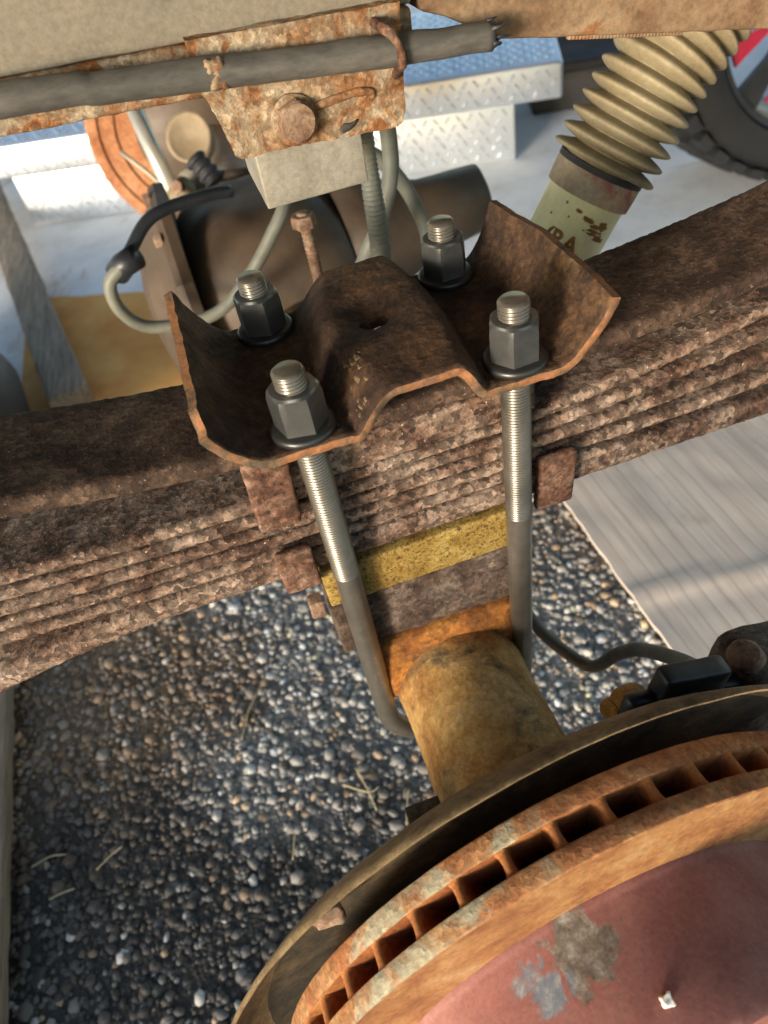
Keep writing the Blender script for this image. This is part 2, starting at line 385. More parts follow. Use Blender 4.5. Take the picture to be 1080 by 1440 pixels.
def round_box(lo, hi, r=0.002, step=0.006, amp=0.0, ns=200, seed=0, warp=None, rot=None):
    """Box with rounded edges on a grid fine enough to be roughened by noise."""
    lo, hi = Vector(lo), Vector(hi)
    c = (lo + hi) / 2; h = (hi - lo) / 2
    r = min(r, h.x * .98, h.y * .98, h.z * .98)
    def ticks(a):
        n = max(1, int(round(2 * (a - r) / step)))
        inner = [-(a - r) + 2 * (a - r) * i / n for i in range(n + 1)]
        return [-a, -a + r * .3] + inner + [a - r * .3, a]
    T = [ticks(h.x), ticks(h.y), ticks(h.z)]
    idx = {}; V = []; F = []
    def vid(i, j, k):
        key = (i, j, k)
        if key not in idx:
            p = Vector((T[0][i], T[1][j], T[2][k]))
            q = Vector([max(-(h[a] - r), min(h[a] - r, p[a])) for a in range(3)])
            d = p - q
            n = d.normalized() if d.length > 1e-9 else Vector((0, 0, 1))
            p = q + n * r
            w = p + c
            if amp:
                w = w + n * (amp * fbm(w, ns, seed))
            if warp:
                w = Vector(warp(w))
            if rot:
                w = rot @ (w - c) + c
            idx[key] = len(V); V.append(w)
        return idx[key]
    nx, ny, nzc = len(T[0]) - 1, len(T[1]) - 1, len(T[2]) - 1
    for a in range(nx):
        for b in range(ny):
            F.append((vid(a, b, nzc), vid(a + 1, b, nzc), vid(a + 1, b + 1, nzc), vid(a, b + 1, nzc)))
            F.append((vid(a, b, 0), vid(a, b + 1, 0), vid(a + 1, b + 1, 0), vid(a + 1, b, 0)))
        for b in range(nzc):
            F.append((vid(a, 0, b), vid(a + 1, 0, b), vid(a + 1, 0, b + 1), vid(a, 0, b + 1)))
            F.append((vid(a, ny, b), vid(a, ny, b + 1), vid(a + 1, ny, b + 1), vid(a + 1, ny, b)))
    for a in range(ny):
        for b in range(nzc):
            F.append((vid(0, a, b), vid(0, a, b + 1), vid(0, a + 1, b + 1), vid(0, a + 1, b)))
            F.append((vid(nx, a, b), vid(nx, a + 1, b), vid(nx, a + 1, b + 1), vid(nx, a, b + 1)))
    return V, F

def frame_from(axis):
    a = Vector(axis).normalized()
    t = Vector((0, 0, 1)) if abs(a.z) < 0.9 else Vector((1, 0, 0))
    e1 = a.cross(t).normalized()
    return a, e1, e1.cross(a).normalized()

def lathe(origin, axis, prof, seg=48, a0=0.0, a1=2 * PI, e1=None, amp=0.0, ns=120, seed=0):
    """prof: (offset along axis, radius). Closed ring unless a partial sweep is asked for."""
    o = Vector(origin)
    a, d1, d2 = frame_from(axis)
    if e1 is not None:
        d1 = (Vector(e1) - a * Vector(e1).dot(a)).normalized(); d2 = a.cross(d1).normalized()
    full = abs(a1 - a0) > 2 * PI - 1e-6
    n = seg if full else seg + 1
    V = []; F = []
    for (z, r) in prof:
        for i in range(n):
            t = a0 + (a1 - a0) * i / seg
            dirv = d1 * math.cos(t) + d2 * math.sin(t)
            p = o + a * z + dirv * r
            if amp and r > 1e-6:
                p += dirv * (amp * fbm(p, ns, seed))
            V.append(p)
    for k in range(len(prof) - 1):
        for i in range(seg):
            j = (i + 1) % n if full else i + 1
            F.append((k * n + i, k * n + j, (k + 1) * n + j, (k + 1) * n + i))
    return V, F

def spline(pts, per=10):
    P = [Vector(p) for p in pts]
    P = [P[0] * 2 - P[1]] + P + [P[-1] * 2 - P[-2]]
    out = []
    for i in range(1, len(P) - 2):
        for k in range(per):
            t = k / per
            a, b, c, d = P[i - 1], P[i], P[i + 1], P[i + 2]
            out.append(0.5 * ((2 * b) + (c - a) * t + (2 * a - 5 * b + 4 * c - d) * t * t + (3 * b - a - 3 * c + d) * t ** 3))
    out.append(P[-2])
    return out

def tube(path, rad, seg=14, caps=True, amp=0.0, ns=150, seed=0):
    """Swept tube; rad is a number or a function (arc length, angle) -> radius."""
    P = [Vector(p) for p in path]
    V = []; F = []
    t = (P[1] - P[0]).normalized()
    _, n, b = frame_from(t)
    s = 0
    for i, p in enumerate(P):
        t2 = (P[min(i + 1, len(P) - 1)] - P[max(i - 1, 0)]).normalized()
        n = (n - t2 * n.dot(t2)).normalized(); b = t2.cross(n)
        if i: s += (p - P[i - 1]).length
        for k in range(seg):
            a = 2 * PI * k / seg
            r = rad(s, a) if callable(rad) else rad
            d = n * math.cos(a) + b * math.sin(a)
            q = p + d * r
            if amp: q += d * amp * fbm(q, ns, seed)
            V.append(q)
    for i in range(len(P) - 1):
        for k in range(seg):
            l = (k + 1) % seg
            F.append((i * seg + k, i * seg + l, (i + 1) * seg + l, (i + 1) * seg + k))
    if caps:
        F.append(tuple(range(seg))[::-1]); F.append(tuple(range((len(P) - 1) * seg, len(P) * seg)))
    return V, F

def join(*vf):
    V = []; F = []
    for v, f in vf:
        o = len(V); V += list(v); F += [tuple(i + o for i in q) for q in f]
    return V, F

def prism(pts, y0, y1, bev=0.0):
    """Plate from an outline in x,z between two y values."""
    n = len(pts)
    V = [(x, y0, z) for x, z in pts] + [(x, y1, z) for x, z in pts]
    F = [tuple(range(n)), tuple(range(2 * n - 1, n - 1, -1))]
    F += [(i, (i + 1) % n, n + (i + 1) % n, n + i) for i in range(n)]
    return V, F

def dup(src, parent=None, loc=None):
    c = src.copy()
    col.objects.link(c)
    c.parent = parent
    if loc is not None: c.location = loc
    for ch in [o for o in src.children]:
        dup(ch, c)
    return c

def hexnut(o, axis, af, h, bore=0.0, cham=0.0012, turn=0.0, e1=None):
    """Hexagon with chamfered crown, along `axis` from o."""
    o = Vector(o); a, d1, d2 = frame_from(axis)
    if e1 is not None:
        d1 = (Vector(e1) - a * Vector(e1).dot(a)).normalized(); d2 = a.cross(d1).normalized()
    ac = af / math.sqrt(3)
    V = []; F = []
    SEG = 48
    rings = [(0.0, 1.0, 0.0), (h - cham * 2.6, 1.0, 0.0), (h - cham, 1.0, 1.0), (h, 0.93, 2.0)]
    for z, sc, mode in rings:
        for i in range(SEG):
            t = 2 * PI * i / SEG
            th = ((t + PI / 6) % (PI / 3)) - PI / 6
            rh = (af / 2) / math.cos(th)
            rc = af / 2 * (1.04 if mode == 1.0 else 1.0)
            if mode == 0.0: r = rh; zz = z - (0.9 * (rh - af / 2) if z > h / 2 else 0)
            elif mode == 1.0: r = min(rh, af / 2 * 1.075); zz = z
            else: r = af / 2 * 0.95; zz = z
            V.append(o + a * zz + (d1 * math.cos(t + turn) + d2 * math.sin(t + turn)) * r)
    for i in range(SEG):
        V.append(o + a * h + (d1 * math.cos(2 * PI * i / SEG) + d2 * math.sin(2 * PI * i / SEG)) * max(bore, 1e-4))
    for k in range(4):
        for i in range(SEG):
            j = (i + 1) % SEG
            F.append((k * SEG + i, k * SEG + j, (k + 1) * SEG + j, (k + 1) * SEG + i))
    F.append(tuple(range(SEG))[::-1])
    return V, F

# ================================================================== THE SETTING
g = 6.0
def sheet(name, x0, x1, y0, y1, z, mat, nx=2, ny=2, amp=0):
    V = []; F = []
    for j in range(ny + 1):
        for i in range(nx + 1):
            x = x0 + (x1 - x0) * i / nx; y = y0 + (y1 - y0) * j / ny
            V.append((x, y, z + (amp * fbm((x, y, 0), 9) if amp else 0)))
    for j in range(ny):
        for i in range(nx):
            a = j * (nx + 1) + i
            F.append((a, a + 1, a + nx + 2, a + nx + 1))
    return link_mesh(name, V, F, mat, loc=(0, 0, 0))
def soil_and_shade(x, y):
    """(brown dirt, painted-in shade) amounts at a spot of the asphalt."""
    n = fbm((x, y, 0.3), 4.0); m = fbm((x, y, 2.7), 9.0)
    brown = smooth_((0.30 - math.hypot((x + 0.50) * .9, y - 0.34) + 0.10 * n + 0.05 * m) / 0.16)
    painted_shade = smooth_((0.42 - math.hypot((x + 0.38) * .85, (y + 0.06) * 1.0) + 0.12 * n + 0.06 * m) / 0.26)  # shade over the near left ground, painted in as dark colour
    return max(brown, 0.5 * smooth_((n - .25) / .5)) * 0.85, painted_shade
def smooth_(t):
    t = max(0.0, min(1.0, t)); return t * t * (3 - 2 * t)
def build_ground():
    xs = [-60, -12, -3, -1.4] + [-0.95 + 0.014 * i for i in range(150)] + [1.4, 3, 12, 60]
    ys = [-60, -12, -3, -1.0] + [-0.50 + 0.014 * i for i in range(100)] + [1.4, 3, 12, 60]
    V = []; F = []; C = []
    for y in ys:
        for x in xs:
            V.append((x, y, GZ + (0.0012 * fbm((x, y, 0), 40) if -1 < x < 1.2 and -.6 < y < .92 else 0)))
            br, shd = soil_and_shade(x, y)
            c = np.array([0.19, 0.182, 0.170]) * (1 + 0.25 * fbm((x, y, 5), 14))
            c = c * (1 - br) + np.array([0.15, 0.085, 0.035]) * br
            c = c * (1 - shd) + np.array([0.032, 0.026, 0.021]) * shd  # ground colour darkened where the shade is painted
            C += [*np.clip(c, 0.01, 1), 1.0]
    n = len(xs)
    for j in range(len(ys) - 1):
        for i in range(n - 1):
            a = j * n + i
            F.append((a, a + 1, a + n + 1, a + n))
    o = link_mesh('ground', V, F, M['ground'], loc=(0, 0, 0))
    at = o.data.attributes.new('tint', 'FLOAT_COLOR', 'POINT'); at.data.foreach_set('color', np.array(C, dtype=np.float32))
    return o
ground = build_ground(); tag(ground, 'dark worn asphalt ground under the truck', 'ground', kind='structure')
apron = sheet('concrete_apron', -12, 12, 0.88, 14, GZ + 0.006, M['apron'], 4, 4); tag(apron, 'pale concrete apron beyond the axle', 'concrete', kind='structure')

# exposed aggregate: thousands of small stones bedded in the asphalt
def aggregate():
    bm = bmesh.new(); bmesh.ops.create_icosphere(bm, subdivisions=1, radius=1.0)
    bv = np.array([v.co[:] for v in bm.verts]); bf = np.array([[v.index for v in f.verts] for f in bm.faces]); bm.free()
    n = 36000
    x = rng.uniform(-0.85, 1.0, n); y = rng.uniform(-0.42, 0.88, n)
    keep = ~((x > 0.38) & (y > 0.0) & (y < 0.86))
    x, y = x[keep], y[keep]; n = len(x)
    size = 0.0026 + 0.0085 * rng.beta(1.3, 3.8, n)
    ax = size[:, None] * rng.uniform(0.75, 1.35, (n, 3)); ax[:, 2] *= 0.75
    ang = rng.uniform(0, 2 * PI, n); ca, sa = np.cos(ang), np.sin(ang)
    tilt = rng.normal(0, 0.35, n); ct, st = np.cos(tilt), np.sin(tilt)
    jit = bv[None] * (1 + rng.uniform(-0.28, 0.28, (n, len(bv), 1)))
    P = jit * ax[:, None, :]
    X = P[..., 0] * ct[:, None] + P[..., 2] * st[:, None]; Z = -P[..., 0] * st[:, None] + P[..., 2] * ct[:, None]
    Y = P[..., 1]
    W = np.stack([X * ca[:, None] - Y * sa[:, None] + x[:, None], X * sa[:, None] + Y * ca[:, None] + y[:, None],
                  Z + (GZ + ax[:, 2] * rng.uniform(-0.62, 0.22, n))[:, None]], -1)
    me = bpy.data.meshes.new('aggregate')
    nv = n * len(bv); nf = n * len(bf)
    me.vertices.add(nv); me.vertices.foreach_set('co', W.reshape(-1))
    me.loops.add(nf * 3); me.polygons.add(nf)
    F = (bf[None] + (np.arange(n) * len(bv))[:, None, None]).reshape(-1)
    me.loops.foreach_set('vertex_index', F.astype(np.int32))
    me.polygons.foreach_set('loop_start', np.arange(0, nf * 3, 3, dtype=np.int32))
    me.polygons.foreach_set('use_smooth', np.ones(nf, dtype=bool))
    base = np.array([0.36, 0.335, 0.305])[None] * np.exp(rng.normal(0, 0.42, (n, 1)))
    warm = rng.uniform(0, 1, n) < 0.13
    base[warm] *= np.array([1.35, 1.0, 0.70])
    so = np.array([soil_and_shade(a, b) for a, b in zip(x, y)])
    br = (so[:, 0] * rng.uniform(0.5, 1.0, n))[:, None]; shd = (so[:, 1] * np.where(rng.uniform(0, 1, n) < .10, 0.2, rng.uniform(0.75, 1.0, n)))[:, None]
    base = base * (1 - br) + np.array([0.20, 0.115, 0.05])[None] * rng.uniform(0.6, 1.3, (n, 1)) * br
    base = base * (1 - shd) + np.array([0.050, 0.042, 0.036])[None] * rng.uniform(0.5, 1.5, (n, 1)) * shd  # stones darkened to match the shade painted on the ground
    base = np.clip(base, 0.01, 0.62)
    colr = np.concatenate([np.repeat(base, len(bv), 0), np.ones((nv, 1))], 1)
    at = me.attributes.new('tint', 'FLOAT_COLOR', 'POINT'); at.data.foreach_set('color', colr.astype(np.float32).reshape(-1))
    me.materials.append(M['stone']); me.update(); me.validate()
    o = bpy.data.objects.new('aggregate', me); col.objects.link(o)
    tag(o, 'loose and bedded grey stones of the asphalt', 'gravel', kind='stuff')
aggregate()

# ================================================================== LEAF SPRING
spring = thing('leaf_spring', 'rusty leaf spring pack clamped under the stamped top plate', 'leaf spring', (0, 0, -0.113))
W2 = 0.038
def leaf(ztop, thick, x0, x1, mat, seed, amp=0.0007, step=0.0022, w=W2):
    """Curved bar: ztop(x) is its upper surface; edges rounded and scaled with rust."""
    prof = []
    r = min(0.0044, thick * .47)
    def arc(cx, cz, a0):
        for k in range(4):
            a = a0 + PI / 2 * k / 3
            prof.append((cx + r * math.cos(a), cz + r * math.sin(a)))
    # y,z outline from near-bottom, round
    for q in range(9): prof.append((-w + r + (2 * w - 2 * r) * q / 9, -thick)) if q else None
    arc(w - r, -thick + r, -PI / 2)
    for q in range(1, 4): prof.append((w, -thick + r + (thick - 2 * r) * q / 4))
    arc(w - r, -r, 0)
    for q in range(1, 14): prof.append((w - r - (2 * w - 2 * r) * q / 14, 0))
    arc(-w + r, -r, PI / 2)
    for q in range(1, 5): prof.append((-w, -r - (thick - 2 * r) * q / 5))
    arc(-w + r, -thick + r, PI)
    n = int((x1 - x0) / step)
    V = []; F = []; m = len(prof)
    for i in range(n + 1):
        x = x0 + (x1 - x0) * i / n
        zt = ztop(x)
        for (y, z) in prof:
            ny = 1 if y > w - r * .7 else (-1 if y < -w + r * .7 else 0)
            nzv = 1 if z > -r * .7 else (-1 if z < -thick + r * .7 else 0)
            p = Vector((x, y, zt + z))
            d = (0.35 * fbm((x, y, zt * 3 + z), 130, seed) + 0.8 * fbm((x, y, zt * 3 + z), 620, seed + 2)) * amp
            edge = 1.0 if ny else 0.35
            V.append(p + Vector((0, ny, nzv)) * d * edge)
    for i in range(n):
        for k in range(m):
            l = (k + 1) % m
            F.append((i * m + k, i * m + l, (i + 1) * m + l, (i + 1) * m + k))
    F.append(tuple(range(m))); F.append(tuple(range(n * m, (n + 1) * m))[::-1])
    return link_mesh('leaf', V, F, mat, spring)
def z_leaf1(x):
    a = max(0.0, abs(x) - 0.05)
    return -0.0115 + (0.62 * a * a + 0.02 * a if x < 0 else 0.36 * a * a + 0.016 * a)
leaf(z_leaf1, 0.0120, -0.62, 0.62, M['leaf_top'], 1, amp=0.0005)
def z_pack(x):
    a = max(0.0, abs(x) - 0.06)
    return -0.0462 + (0.20 * a * a + 0.015 * a if x < 0 else (0.45 * a * a + 0.07 * a))
th = [0.0098, 0.0098, 0.0100, 0.0098, 0.0096]
zo = 0.0
for i, t in enumerate(th):
    L_ = 0.56 - 0.045 * i
    leaf(lambda x, zo=zo, i=i: z_pack(x) - zo - (0.0002 if True else 0) - max(0, abs(x) - .06) * (0.006 if x < 0 else 0.05) * i, t - 0.0020, -L_, L_, M['leaf'], 3 + i * 2.7, amp=0.00055, step=0.0014)
    zo += t
leaf(lambda x: -0.0962 - (0.9 * max(0, -x - 0.14) ** 2 if x < 0 else 0) + 0.0, 0.0155, -0.36, 0.34, M['leaf'], 31, amp=0.00055, step=0.0014)
# thick spacer between the main leaf and the pack
V, F = round_box((-0.072, -0.0372, -0.0457), (0.072, 0.0372, -0.0240), 0.0025, 0.0022, 0.0006, 420, 4)
link_mesh('spacer_plate', V, F, M['leaf'], spring)
def clip(x0, x1, z0, z1, seed, lean=0.0):
    wp = lambda p: (p[0] + lean * (p[2] - z0), p[1], p[2])
    parts = [round_box((x0, -0.0462, z0), (x1, -0.0394, z1), 0.0026, 0.0022, 0.0006, 380, seed, wp),
             round_box((x0, 0.0394, z0), (x1, 0.0462, z1), 0.0026, 0.0022, 0.0006, 380, seed + 3, wp)]
    for V, F in parts:
        link_mesh('spring_clip', V, F, M['clip'], spring)
clip(-0.0935, -0.0695, -0.0615, -0.0125, 11, 0.05)
clip(-0.0920, -0.0700, -0.1165, -0.0830, 12, 0.0)
clip(0.0680, 0.0925, -0.1175, -0.0765, 13, 0.06)

# ================================================================== STAMPED TOP PLATE
def smooth(t):
    t = max(0.0, min(1.0, t)); return t * t * (3 - 2 * t)
def plate_pt(s, t):
    """s,t in 0..1 across x and along y -> middle surface of the pressed plate."""
    y = -0.0625 + 0.125 * t
    top_x = 0.100 if s < 0.5 else 0.100 - 0.007 * smooth((t - .55) / .45)
    u = (s - 0.5) * 2
    au = abs(u)
    # arc-length-like parametrisation: the outer fifth climbs the flange
    foot = 0.074 if u < 0 else 0.072
    if au < 0.74:
        ax_ = foot * au / 0.74; z = 0.0
    else:
        q = (au - 0.74) / 0.26
        ax_ = foot + (top_x - foot) * (1 - (1 - q) ** 1.25); z = 0.034 * (q ** 1.5)
        if u < 0:
            z *= 1.0 - 0.25 * smooth((0.10 - t) / 0.10)
            z += 0.004 * smooth((t - .7) / .3) * q
            z -= 0.024 * smooth((t - 0.955) / 0.045) * q * 0.4
        else:
            z *= 1.0 - 0.06 * smooth((0.12 - t) / 0.12)
    x = math.copysign(ax_, u)
    # the raised seat in the middle: widest at mid length, steeper on its right
    wl = 0.010 + 0.012 * math.sin(PI * t) ; wr = 0.0195 + 0.006 * math.sin(PI * t)
    sl = 0.026 - 0.006 * math.sin(PI * t) ; sr = 0.015
    hump = 0.0185 + 0.003 * math.sin(PI * t)
    if x < 0: k = 1 - smooth((-x - wl) / sl)
    else: k = 1 - smooth((x - wr) / sr)
    z += hump * k
    # shallow dish round the centre hole
    d = math.hypot(x + 0.004, (y - 0.004) * 0.8)
    z -= 0.0065 * (1 - smooth(d / 0.026))
    # pressed groove that runs down the left side of the seat
    z -= 0.003 * math.exp(-((x + 0.030) / 0.005) ** 2) * smooth((0.5 - t) / 0.3)
    return Vector((x, y, z - 0.003))
def build_plate():
    ns, nt = 190, 120
    th = 0.0066
    G = [[plate_pt(i / ns, j / nt) for i in range(ns + 1)] for j in range(nt + 1)]
    V = []; F = []; mi = []
    up = {}; dn = {}
    def nrm(i, j):
        a = G[j][min(i + 1, ns)] - G[j][max(i - 1, 0)]; b = G[min(j + 1, nt)][i] - G[max(j - 1, 0)][i]
        return a.cross(b).normalized()
    for j in range(nt + 1):
        for i in range(ns + 1):
            p = G[j][i].copy(); n = nrm(i, j)
            e = min(j, nt - j)
            if e < 3: p.y += 0.0006 * fbm((p.x, 0, 0.1 * (j > 9)), 90, 2) * (1 if e == 0 else .6)
            ee = min(i, ns - i)
            if ee < 3: p.x += 0.0008 * fbm((0, p.y, 0.2), 80, 5) * (1 if ee == 0 else .6)
            hgt = 0.00035 * fbm(p, 120, 1) + 0.00025 * fbm(p, 480, 8)
            rd = 0.0011 if (e == 0 or ee == 0) else (0.0003 if (e == 1 or ee == 1) else 0)
            up[i, j] = len(V); V.append(p + n * (th / 2 + hgt - rd))
            dn[i, j] = len(V); V.append(p - n * (th / 2 - hgt - rd))
    def hole(i, j):
        c = (G[j][i] + G[j + 1][i + 1]) / 2
        return math.hypot((c.x + 0.003), (c.y + 0.004)) < 0.0085
    cells = {(i, j) for j in range(nt) for i in range(ns) if not hole(i, j)}
    for (i, j) in cells:
        F.append((up[i, j], up[i + 1, j], up[i + 1, j + 1], up[i, j + 1])); mi.append(0)
        F.append((dn[i, j], dn[i, j + 1], dn[i + 1, j + 1], dn[i + 1, j])); mi.append(0)
        for (di, dj, a, b) in ((0, -1, (i, j), (i + 1, j)), (1, 0, (i + 1, j), (i + 1, j + 1)), (0, 1, (i + 1, j + 1), (i, j + 1)), (-1, 0, (i, j + 1), (i, j))):
            if (i + di, j + dj) not in cells:
                F.append((up[b], up[a], dn[a], dn[b]))
                mi.append(1 if not (2 < i < ns - 3 and 2 < j < nt - 3) else 0)
    return V, F, mi
V, F, mi = build_plate()
plate = link_mesh('spring_plate', V, F, None, loc=(0, 0, -0.006), mats=[M['plate'], M['plate_edge']], midx=mi, sharp=55)
tag(plate, 'dark brown stamped steel spring plate with raised seat and turned-up flanges', 'spring plate')
# dried dirt caught in the groove beside the near left nut
V = []; F = []
for k in range(90):
    t = random.random() ** 1.2
    y = -0.058 + 0.030 * t
    x = -0.0275 + random.gauss(0, 0.0022) + 0.004 * t
    s = 0.0005 + 0.0014 * random.random() ** 2
    u_ = 0.5 + x / 0.2 * (0.74 * 0.1 / 0.074)
    z = plate_pt(u_, (y + 0.0625) / 0.125).z + 0.003
    v, f = round_box((x - s, y - s * 1.4, z - s * .6), (x + s, y + s * 1.4, z + s * .8), s * .5, s, s * .35, 600, k)
    V, F = join((V, F), (v, f))
o = link_mesh('dirt_crust', V, F, M['dirt'], loc=(-0.027, -0.045, 0.0)); tag(o, 'pale crumbly dirt caked in the plate groove beside a nut', 'dirt', kind='stuff')

# ================================================================== U-BOLTS AND NUTS
HX, HY = 0.0552, 0.048
RB = 0.0080
TOPZ = 0.0355
def u_bolt(y, label, tip):
    bend = -0.2775
    path = []
    pitch = 0.0019
    thread_len = 0.147
    zs = [TOPZ - i * (pitch / 6) for i in range(int(thread_len / (pitch / 6)))]
    path += [Vector((-HX, y, z)) for z in zs]
    zz = zs[-1]
    n = 24
    path += [Vector((-HX, y, zz + (bend - zz) * (i + 1) / n)) for i in range(n)]
    path += [Vector((-HX * math.cos(a), y, bend - HX * math.sin(a))) for a in [PI * (i + 1) / 28 for i in range(28)]]
    path += [Vector((HX, y, bend + (zz - bend) * (i + 1) / n)) for i in range(n - 1)]
    path += [Vector((HX, y, z)) for z in reversed(zs)]
    total = sum((path[i + 1] - path[i]).length for i in range(len(path) - 1))
    def rad(s, a):
        e = min(s, total - s)
        aa = a if s < total / 2 else -a
        if e < thread_len:
            ph = (e / pitch - aa / (2 * PI)) % 1.0
            tri = abs(ph * 2 - 1)
            r = RB - 0.0007 * tri
            if e < 0.0016: r = min(r, RB - 0.0016 + e)
            return r
        return RB - 0.0002
    V, F = tube(path, rad, 28)
    o = link_mesh('u_bolt', V, F, M['bolt'], loc=(0, y, -0.3327), smooth=True, sharp=75)
    tag(o, label, 'u-bolt', 'u-bolts clamping the spring')
u_bolt(-HY, 'steel u-bolt with fine threads on the rotor side of the leaf spring', 'near')
u_bolt(HY, 'steel u-bolt on the far side of the leaf spring, mostly hidden behind plate', 'far')

def nut(x, y, label, turn):
    t = thing('hex_nut', label, 'nut', (x, y, 0.0), 'nuts on the spring plate')
    V, F = hexnut((x, y, 0.0046), (0, 0, 1), 0.0232, 0.0212, bore=0.0081, turn=turn, e1=(0, -1, 0))
    link_mesh('nut_body', V, F, M['nut'], t, sharp=24)
    V, F = lathe((x, y, 0.0), (0, 0, 1), [(0.0004, 0.0082), (0.0004, 0.0156), (0.0012, 0.0164), (0.0030, 0.0164), (0.0042, 0.0156), (0.0048, 0.0142), (0.0048, 0.0082), (0.0004, 0.0082)], 56)
    link_mesh('washer', V, F, M['washer'], t, sharp=50)
    return t
nut(-HX, -HY, 'black hex nut with one bright worn face beside the dirt crust', R_(-13))
nut(HX, -HY, 'black hex nut with two grey lit faces, on the rotor side by the right flange', R_(4))
nut(-HX, HY, 'black hex nut on the plate beside the differential side of the left flange', R_(38))
nut(HX, HY, 'black hex nut standing against pale ground by the tall right flange', R_(4))

# ================================================================== BLOCKS AND AXLE
V, F = round_box((-0.070, -0.0405, -0.1475), (0.066, 0.0405, -0.1140), 0.0018, 0.004, 0.0004, 220, 2)
o = link_mesh('lift_block', V, F, M['yellow'], loc=(0, 0, -0.1475)); tag(o, 'yellow plated lift block under the leaf pack', 'lift block')
V, F = round_box((-0.0715, -0.0400, -0.2005), (0.064, 0.0400, -0.1480), 0.0022, 0.0035, 0.0013, 130, 6)
o = link_mesh('spacer_block', V, F, M['spacer'], loc=(0, 0, -0.2005)); tag(o, 'dark flaking steel spacer block between yellow block and axle', 'spacer block')

TZ = -0.262; TR = 0.047
axle = thing('axle_housing', 'rusty axle housing with ochre tube running to a dark differential', 'axle', (0, 0, TZ - TR))
prof = [(-0.225, 0.0), (-0.225, 0.050), (-0.17, 0.0485)] + [(-0.165 + 0.012 * i, 0.0475 + 0.0006 * math.sin(i * .7)) for i in range(12)] + [(-0.02, TR), (0.10, TR), (0.46, TR), (0.47, 0.0)]
V, F = lathe((0.004, 0, TZ), (0, 1, 0), prof, 72, amp=0.0006, ns=40, seed=3)
link_mesh('tube', V, F, M['tube'], axle)
# saddle casting that carries the block
def saddle(p):
    k = smooth((-0.2015 - p[2]) / 0.04)
    ex = 1.0 - 0.10 * k
    return (p[0] * ex, p[1] * (1 + 0.10 * k * (1 if p[1] < 0 else 0)), p[2])
V, F = round_box((-0.058, -0.046, -0.262), (0.056, 0.046, -0.2010), 0.006, 0.005, 0.0012, 70, 9, saddle)
link_mesh('saddle', V, F, M['saddle'], axle)
V, F = hexnut((-0.075, 0.012, -0.205), (-1, 0, 0), 0.017, 0.010, 0, e1=(0, 0, 1))
link_mesh('stud', V, F, M['rust_bolt'], axle, sharp=30)
# tab on the tube beside the shield
V, F = round_box((-0.067, -0.150, -0.252), (-0.045, -0.142, -0.228), 0.001, 0.006)
link_mesh('bracket_tab', V, F, M['shield'], axle)

# differential: domed housing, flange with cover bolts, and the tube beyond
def superell(c, h, e=0.75, nu=56, nv=36, amp=0.004, ns=14, seed=0):
    V = []; F = []
    sp = lambda v, p: math.copysign(abs(v) ** p, v)
    for j in range(nv + 1):
        ph = -PI / 2 + PI * j / nv
        for i in range(nu):
            t = 2 * PI * i / nu
            p = Vector((c[0] + h[0] * sp(math.cos(ph), e) * sp(math.cos(t), e), c[1] + h[1] * sp(math.cos(ph), e) * sp(math.sin(t), e), c[2] + h[2] * sp(math.sin(ph), e)))
            d = (p - Vector(c)).normalized()
            V.append(p + d * amp * fbm(p, ns, seed))
    for j in range(nv):
        for i in range(nu):
            k = (i + 1) % nu
            F.append((j * nu + i, j * nu + k, (j + 1) * nu + k, (j + 1) * nu + i))
    return V, F
V, F = superell((-0.005, 0.60, -0.262), (0.125, 0.135, 0.135), 0.72)
link_mesh('differential', V, F, M['diff'], axle)
V, F = lathe((-0.10, 0.60, -0.250), (-1, 0, 0), [(0, 0.0), (0, 0.150), (0.012, 0.152), (0.020, 0.148), (0.028, 0.128), (0.055, 0.10), (0.066, 0.05), (0.068, 0.0)], 10, amp=0.001)
cover = link_mesh('cover', V, F, M['diff'], axle, sharp=30)
for k in range(10):
    a = 2 * PI * k / 10 + 0.2
    V, F = hexnut((-0.119, 0.60 + 0.139 * math.cos(a), -0.250 + 0.139 * math.sin(a)), (-1, 0, 0), 0.014, 0.009)
    link_mesh('cover_bolt', V, F, M['rust_bolt'], cover, sharp=30)
V, F = lathe((0.10, 0.60, -0.235), (1, 0, 0.10), [(0, 0.0), (0, 0.10), (0.05, 0.075), (0.12, 0.050), (0.20, 0.042), (0.20, 0.0)], 40, amp=0.002, ns=30)
link_mesh('pinion_nose', V, F, M['diff'], axle)
V, F = lathe((0.0, 0.70, -0.262), (0, 1, 0), [(0, 0.0), (0, 0.060), (0.05, 0.052), (0.42, 0.047), (0.50, 0.047), (0.50, 0.0)], 40, amp=0.001)
link_mesh('far_tube', V, F, M['diff_light'], axle)
V, F = lathe((-0.030, 0.93, -0.165), (-0.35, -0.75, 0.55), [(0, 0.0), (0, 0.022), (0.012, 0.028), (0.030, 0.034), (0.052, 0.036), (0.050, 0.030), (0.045, 0.026), (0.044, 0.0)], 36)
link_mesh('yoke_cup', V, F, M['diff_light'], axle)
V, F = lathe((-0.015, 0.90, -0.235), (-0.55, -0.62, 0.45), [(0, 0.0), (0, 0.036), (0.05, 0.038), (0.075, 0.036), (0.08, 0.028), (0.095, 0.027), (0.10, 0.0)], 36)
link_mesh('hub_sleeve', V, F, M['pale'], axle)

